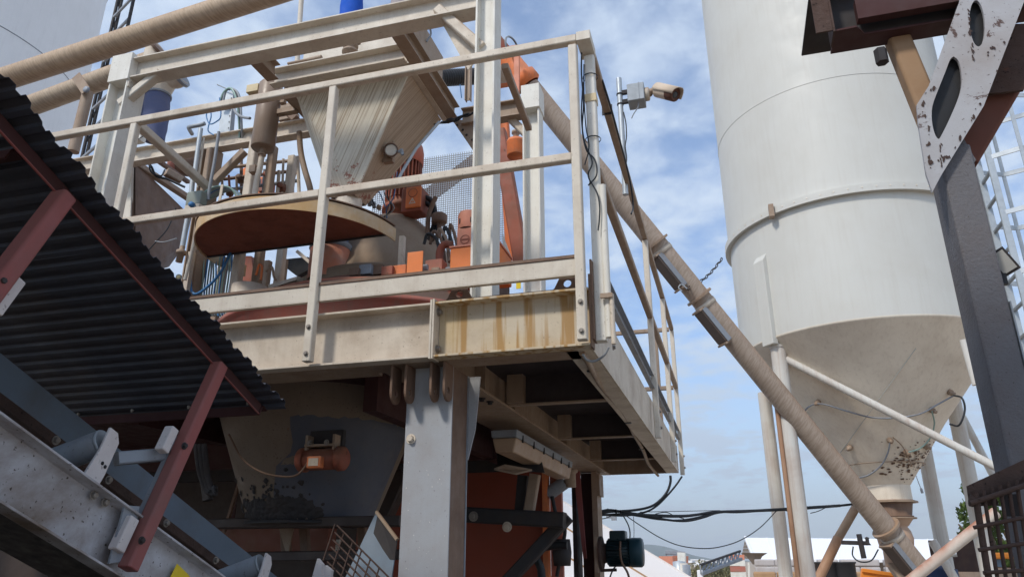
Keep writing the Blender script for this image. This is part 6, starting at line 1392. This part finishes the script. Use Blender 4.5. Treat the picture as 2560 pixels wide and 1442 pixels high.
for i, px in enumerate((2068, 2112)):
    a = V(px, 1430, Y=26); tag(build('black_bin', MB().lathe((a.x, 26, V(px, 1440, Y=26).z-.3), [(.32, 0), (.33, .66), (.36, .68), (.36, .72), (0, .72)], n=18), BLACK), 'black drum ' + ('left' if i == 0 else 'right') + ' of two standing against the stacks', 'drum', 'black drums by the stacks')
# loader conveyor, red silo bins, yard clutter
lc2 = thing('loader_conveyor', 'grey lattice loading conveyor rising toward the brown gable', 'conveyor', V(1760, 1435, Y=30))
a, b = V(1752, 1430, Y=30), V(1852, 1393, Y=34); up_ = Vector((0, 0, .26))
build('top_chord', MB().bar(a+up_, b+up_, .08, .08), DARKST, lc2); build('bottom_chord', MB().bar(a-up_*.2, b-up_*.2, .14, .12), GREYST, lc2)
for k in range(9):
    p, q = a.lerp(b, k/9), a.lerp(b, (k+1)/9); build('lattice_bar', MB().bar(p-up_*.2, q+up_, .05, .05), GREYST, lc2); build('upright', MB().bar(p-up_*.2, p+up_, .05, .05), GREYST, lc2)
p = V(1748, 1428, Y=30); tag(build('white_cabinet', MB().box(p + Vector((-.08, 0, -1.4)), p + Vector((.12, .3, .06))), ROOFW, None, .02), 'white cabinet at the foot of the loading conveyor', 'cabinet')
hop = thing('loading_hopper', 'dark funnel hanging under the shed gable at the conveyor head', 'funnel', V(1885, 1402, Y=38))
build('funnel', MB().lathe(V(1888, 1410, Y=38), [(.1, 0), (.35, .35), (.6, .5)], n=4, smooth=False), GABLE, hop); build('stand', MB().bar(V(1872, 1405, Y=38), V(1873, 1442, Y=38), .1, .1, (0, 1, 0)), WHITE, hop)
wp_ = V(1846, 1420, Y=36)
ct_ = thing('striped_container', 'small red and white striped container beside the shed', 'container', wp_)
for k, m in enumerate((ORANGE2, WHITE, PANRED, WHITE, PANRED)):
    build('stripe_panel', MB().box(wp_ + Vector((-.35, 0, .35-.24*k)), wp_ + Vector((.30, .5, .35-.24*k+.22))), m, ct_)
pg = thing('plant_gantry', 'distant plant with red hopper, white tube and overhead frame', 'plant', V(1700, 1430, Y=60))
build('hopper', MB().box(V(1683, 1403, Y=62), V(1700, 1388, Y=64)), PANRED, pg); build('hopper', MB().lathe(V(1685, 1407, Y=60), [(.2, -.6), (1.0, -.2), (1.1, .5)], n=4, smooth=False), ORANGE2, pg)
build('overhead_beam', MB().bar(V(1664, 1379, Y=60), V(1712, 1383, Y=60), .3, .3), GREYST, pg); build('mast', MB().bar(V(1704, 1380, Y=59), V(1706, 1435, Y=59), .6, .5, (0, 1, 0)), WHITE, pg)
build('post', MB().bar(V(1665, 1380, Y=60), V(1666, 1400, Y=60), .15, .15, (0, 1, 0)), GREYST, pg)
for k in range(3): build('tank', MB().lathe((V(1700+6*k, 1442, Y=58).x, 58, 0), [(.45, 0), (.45, V(1700, 1403+4*k, Y=58).z), (0, V(1700, 1400+4*k, Y=58).z)], n=16), (GALV, WHITE, GREYST)[k], pg)
# far low buildings
for i, (px, w, h, Y_, m) in enumerate(((1712, 14, 1400, 90, YELB), (1728, 30, 1397, 220, WHITE), (1745, 12, 1404, 120, ROOFP), (1765, 26, 1399, 240, ROOFW), (1795, 20, 1402, 180, WHITE), (1812, 22, 1400, 260, ROOFP), (1738, 10, 1408, 100, BRICKP), (1778, 12, 1408, 110, BRICKP))):
    a, b = V(px, h, Y=Y_), V(px+w, h, Y=Y_); fbd = thing('far_building', ('beige block', 'broad white hall', 'pinkish block', 'wide bright roofed hall', 'small white hall', 'pale pink hall', 'squat clay coloured shed', 'second clay coloured shed')[i] + ' ' + ('by the plant mast', 'under the hill slope', 'between the pale halls', 'at the centre of the skyline', 'beyond the loading conveyor', 'beside the gable', 'in front of the white hall', 'in front of the bright roofs')[i], 'building', (a.x, Y_, 0), 'far buildings on the horizon')
    build('wall', MB().box((a.x, Y_, 0), (b.x, Y_+6, a.z-.25)), m, fbd); build('roof', MB().box((a.x-.2, Y_-.2, a.z-.249), (b.x+.2, Y_+6.2, a.z)), ROOFW, fbd)
# hill
hm = MB(); pts = [(1480, 1378), (1560, 1366), (1610, 1360), (1650, 1363), (1690, 1373), (1730, 1386), (1770, 1394), (1800, 1398), (1900, 1402)]
top = [V(a, b, Y=1500) for a, b in bez([Vector((x, y, 0)) for x, y in pts], 4) and [(q.x, q.y) for q in bez([Vector((x, y, 0)) for x, y in pts], 4)]]
vs = []
for p in top: vs += [Vector((p.x, 1100, -1)), Vector((p.x, 1300, p.z*.55)), Vector((p.x, 1500, max(p.z, 1))), Vector((p.x, 1900, -1))]
hm.add(vs, [(4*i+k, 4*i+4+k, 4*i+5+k, 4*i+1+k) for i in range(len(top)-1) for k in range(3)], True)
build('hill', hm, HILLM, kind='structure')
# haze
build('haze', MB().box((-2900, -60, -1), (2900, 2600, 160)), (lambda m: m)(bpy.data.materials.new('haze_air')), kind='stuff')
hmt = bpy.data.materials['haze_air']; hmt.use_nodes = True; hn = hmt.node_tree.nodes; hl_ = hmt.node_tree.links; hn.remove(hn['Principled BSDF'])
pv = hn.new('ShaderNodeVolumePrincipled'); pv.inputs['Density'].default_value = .00055; pv.inputs['Color'].default_value = (.93, .96, 1, 1); hl_.new(pv.outputs[0], hn['Material Output'].inputs['Volume'])
# scrub and trees
def foliage(cx_, cy_, cz, rx, rz, n, sz, seed):
    random.seed(seed); m = MB()
    cl2 = [(Vector((random.gauss(0, .5)*rx, random.gauss(0, .5)*rx, random.uniform(-.8, .9)*rz)), random.uniform(.25, .5)*rx) for _ in range(14)]
    for k in range(n):
        c, r = random.choice(cl2); d = Vector((random.gauss(0, 1), random.gauss(0, 1), random.gauss(0, 1))).normalized()*r*random.uniform(.6, 1)
        p = Vector((cx_, cy_, cz)) + c + d; u = Vector((random.gauss(0, 1), random.gauss(0, 1), random.gauss(0, 1))).normalized(); w = u.cross(Vector((.3, .5, .8))).normalized()
        m.add([p - u*sz, p + w*sz*.5, p + u*sz, p - w*sz*.5], [(0, 1, 2, 3)])
    return m
for i, (px, D_, h, lab) in enumerate(((2492, 22, 3.3, 'bushy yellow green tree seen through the left bars of the guard'), (2545, 24, 4.0, 'taller green tree seen through the bars beside the pitted column'))):
    a = V(px, 1400, Y=D_); t = thing('tree', lab, 'tree', (a.x, D_, 0))
    tr = MB().tube([(a.x, D_, 0), (a.x+.1, D_, h*.4), (a.x-.1, D_, h*.8)], [.14, .10, .04], 8)
    for k in range(5): ang = k*1.3; tr.tube([(a.x, D_, h*.4), (a.x+math.cos(ang)*.7, D_+math.sin(ang)*.7, h*.75)], [.05, .02], 5)
    build('trunk', tr, BARK, t); build('crown', foliage(a.x, D_, h*.62, .75, h*.36, 5000, .07, 5+i), LEAF, t, recalc=False)
for i, px in enumerate((1760, 1790, 1815)):
    a = V(px, 1412, Y=75+10*i); build('scrub', foliage(a.x, a.y, .3, 2.2, .5, 1200, .18, 40+i), SCRUB, kind='stuff', recalc=False)
# orange skip + loader behind silo legs
ok = thing('orange_skip', 'bright orange skip edge at the bottom below the screw tube', 'skip', V(2200, 1442, Y=12))
build('rim', MB().plate([V(2155, 1420, Y=12), V(2160, 1428, Y=12), V(2330, 1455, Y=12), V(2330, 1475, Y=12), V(2150, 1475, Y=12)], (0, .1, 0)), BRIGHTO, ok)
build('top_bar', MB().bar(V(2155, 1424, Y=12), V(2330, 1450, Y=12), .07, .05), BRIGHTO, ok)
ldr = thing('orange_loader', 'orange wheeled loader cab with bluish windows behind the silo legs', 'loader', V(2430, 1442, Y=16))
build('cab_roof', MB().box(V(2388, 1396, Y=16), V(2510, 1382, Y=17.5)), BRIGHTO, ldr, .03)
build('window', MB().box(V(2392, 1416, Y=16.1), V(2436, 1397, Y=16.15)), plain('blue_glass', (.12, .18, .24), .15), ldr); build('window', MB().box(V(2442, 1416, Y=16.1), V(2505, 1397, Y=16.15)), plain('blue_glass', (.12, .18, .24), .15), ldr)
build('body', MB().box(V(2388, 1470, Y=16), V(2510, 1417, Y=17.5)), TAN, ldr, .03); build('arm', MB().bar(V(2378, 1415, Y=15.9), V(2392, 1460, Y=15.9), .12, .12, (0, 1, 0)), BRIGHTO, ldr)
build('exhaust', MB().tube([V(2417, 1384, Y=16.5), V(2414, 1362, Y=16.5)], .06, 10), DARKST, ldr)
bb = V(2335, 1438, Y=9.2)
tag(build('blue_barrel', MB().lathe((bb.x, 9.3, bb.z-.5), [(0, 0), (.25, 0), (.26, .3), (.25, .56), (.1, .60), (0, .6)], n=24), paint('navy', (.012, .035, .10), amt=.2)), 'dark blue rounded drum behind the rusty slanting pipe', 'drum')
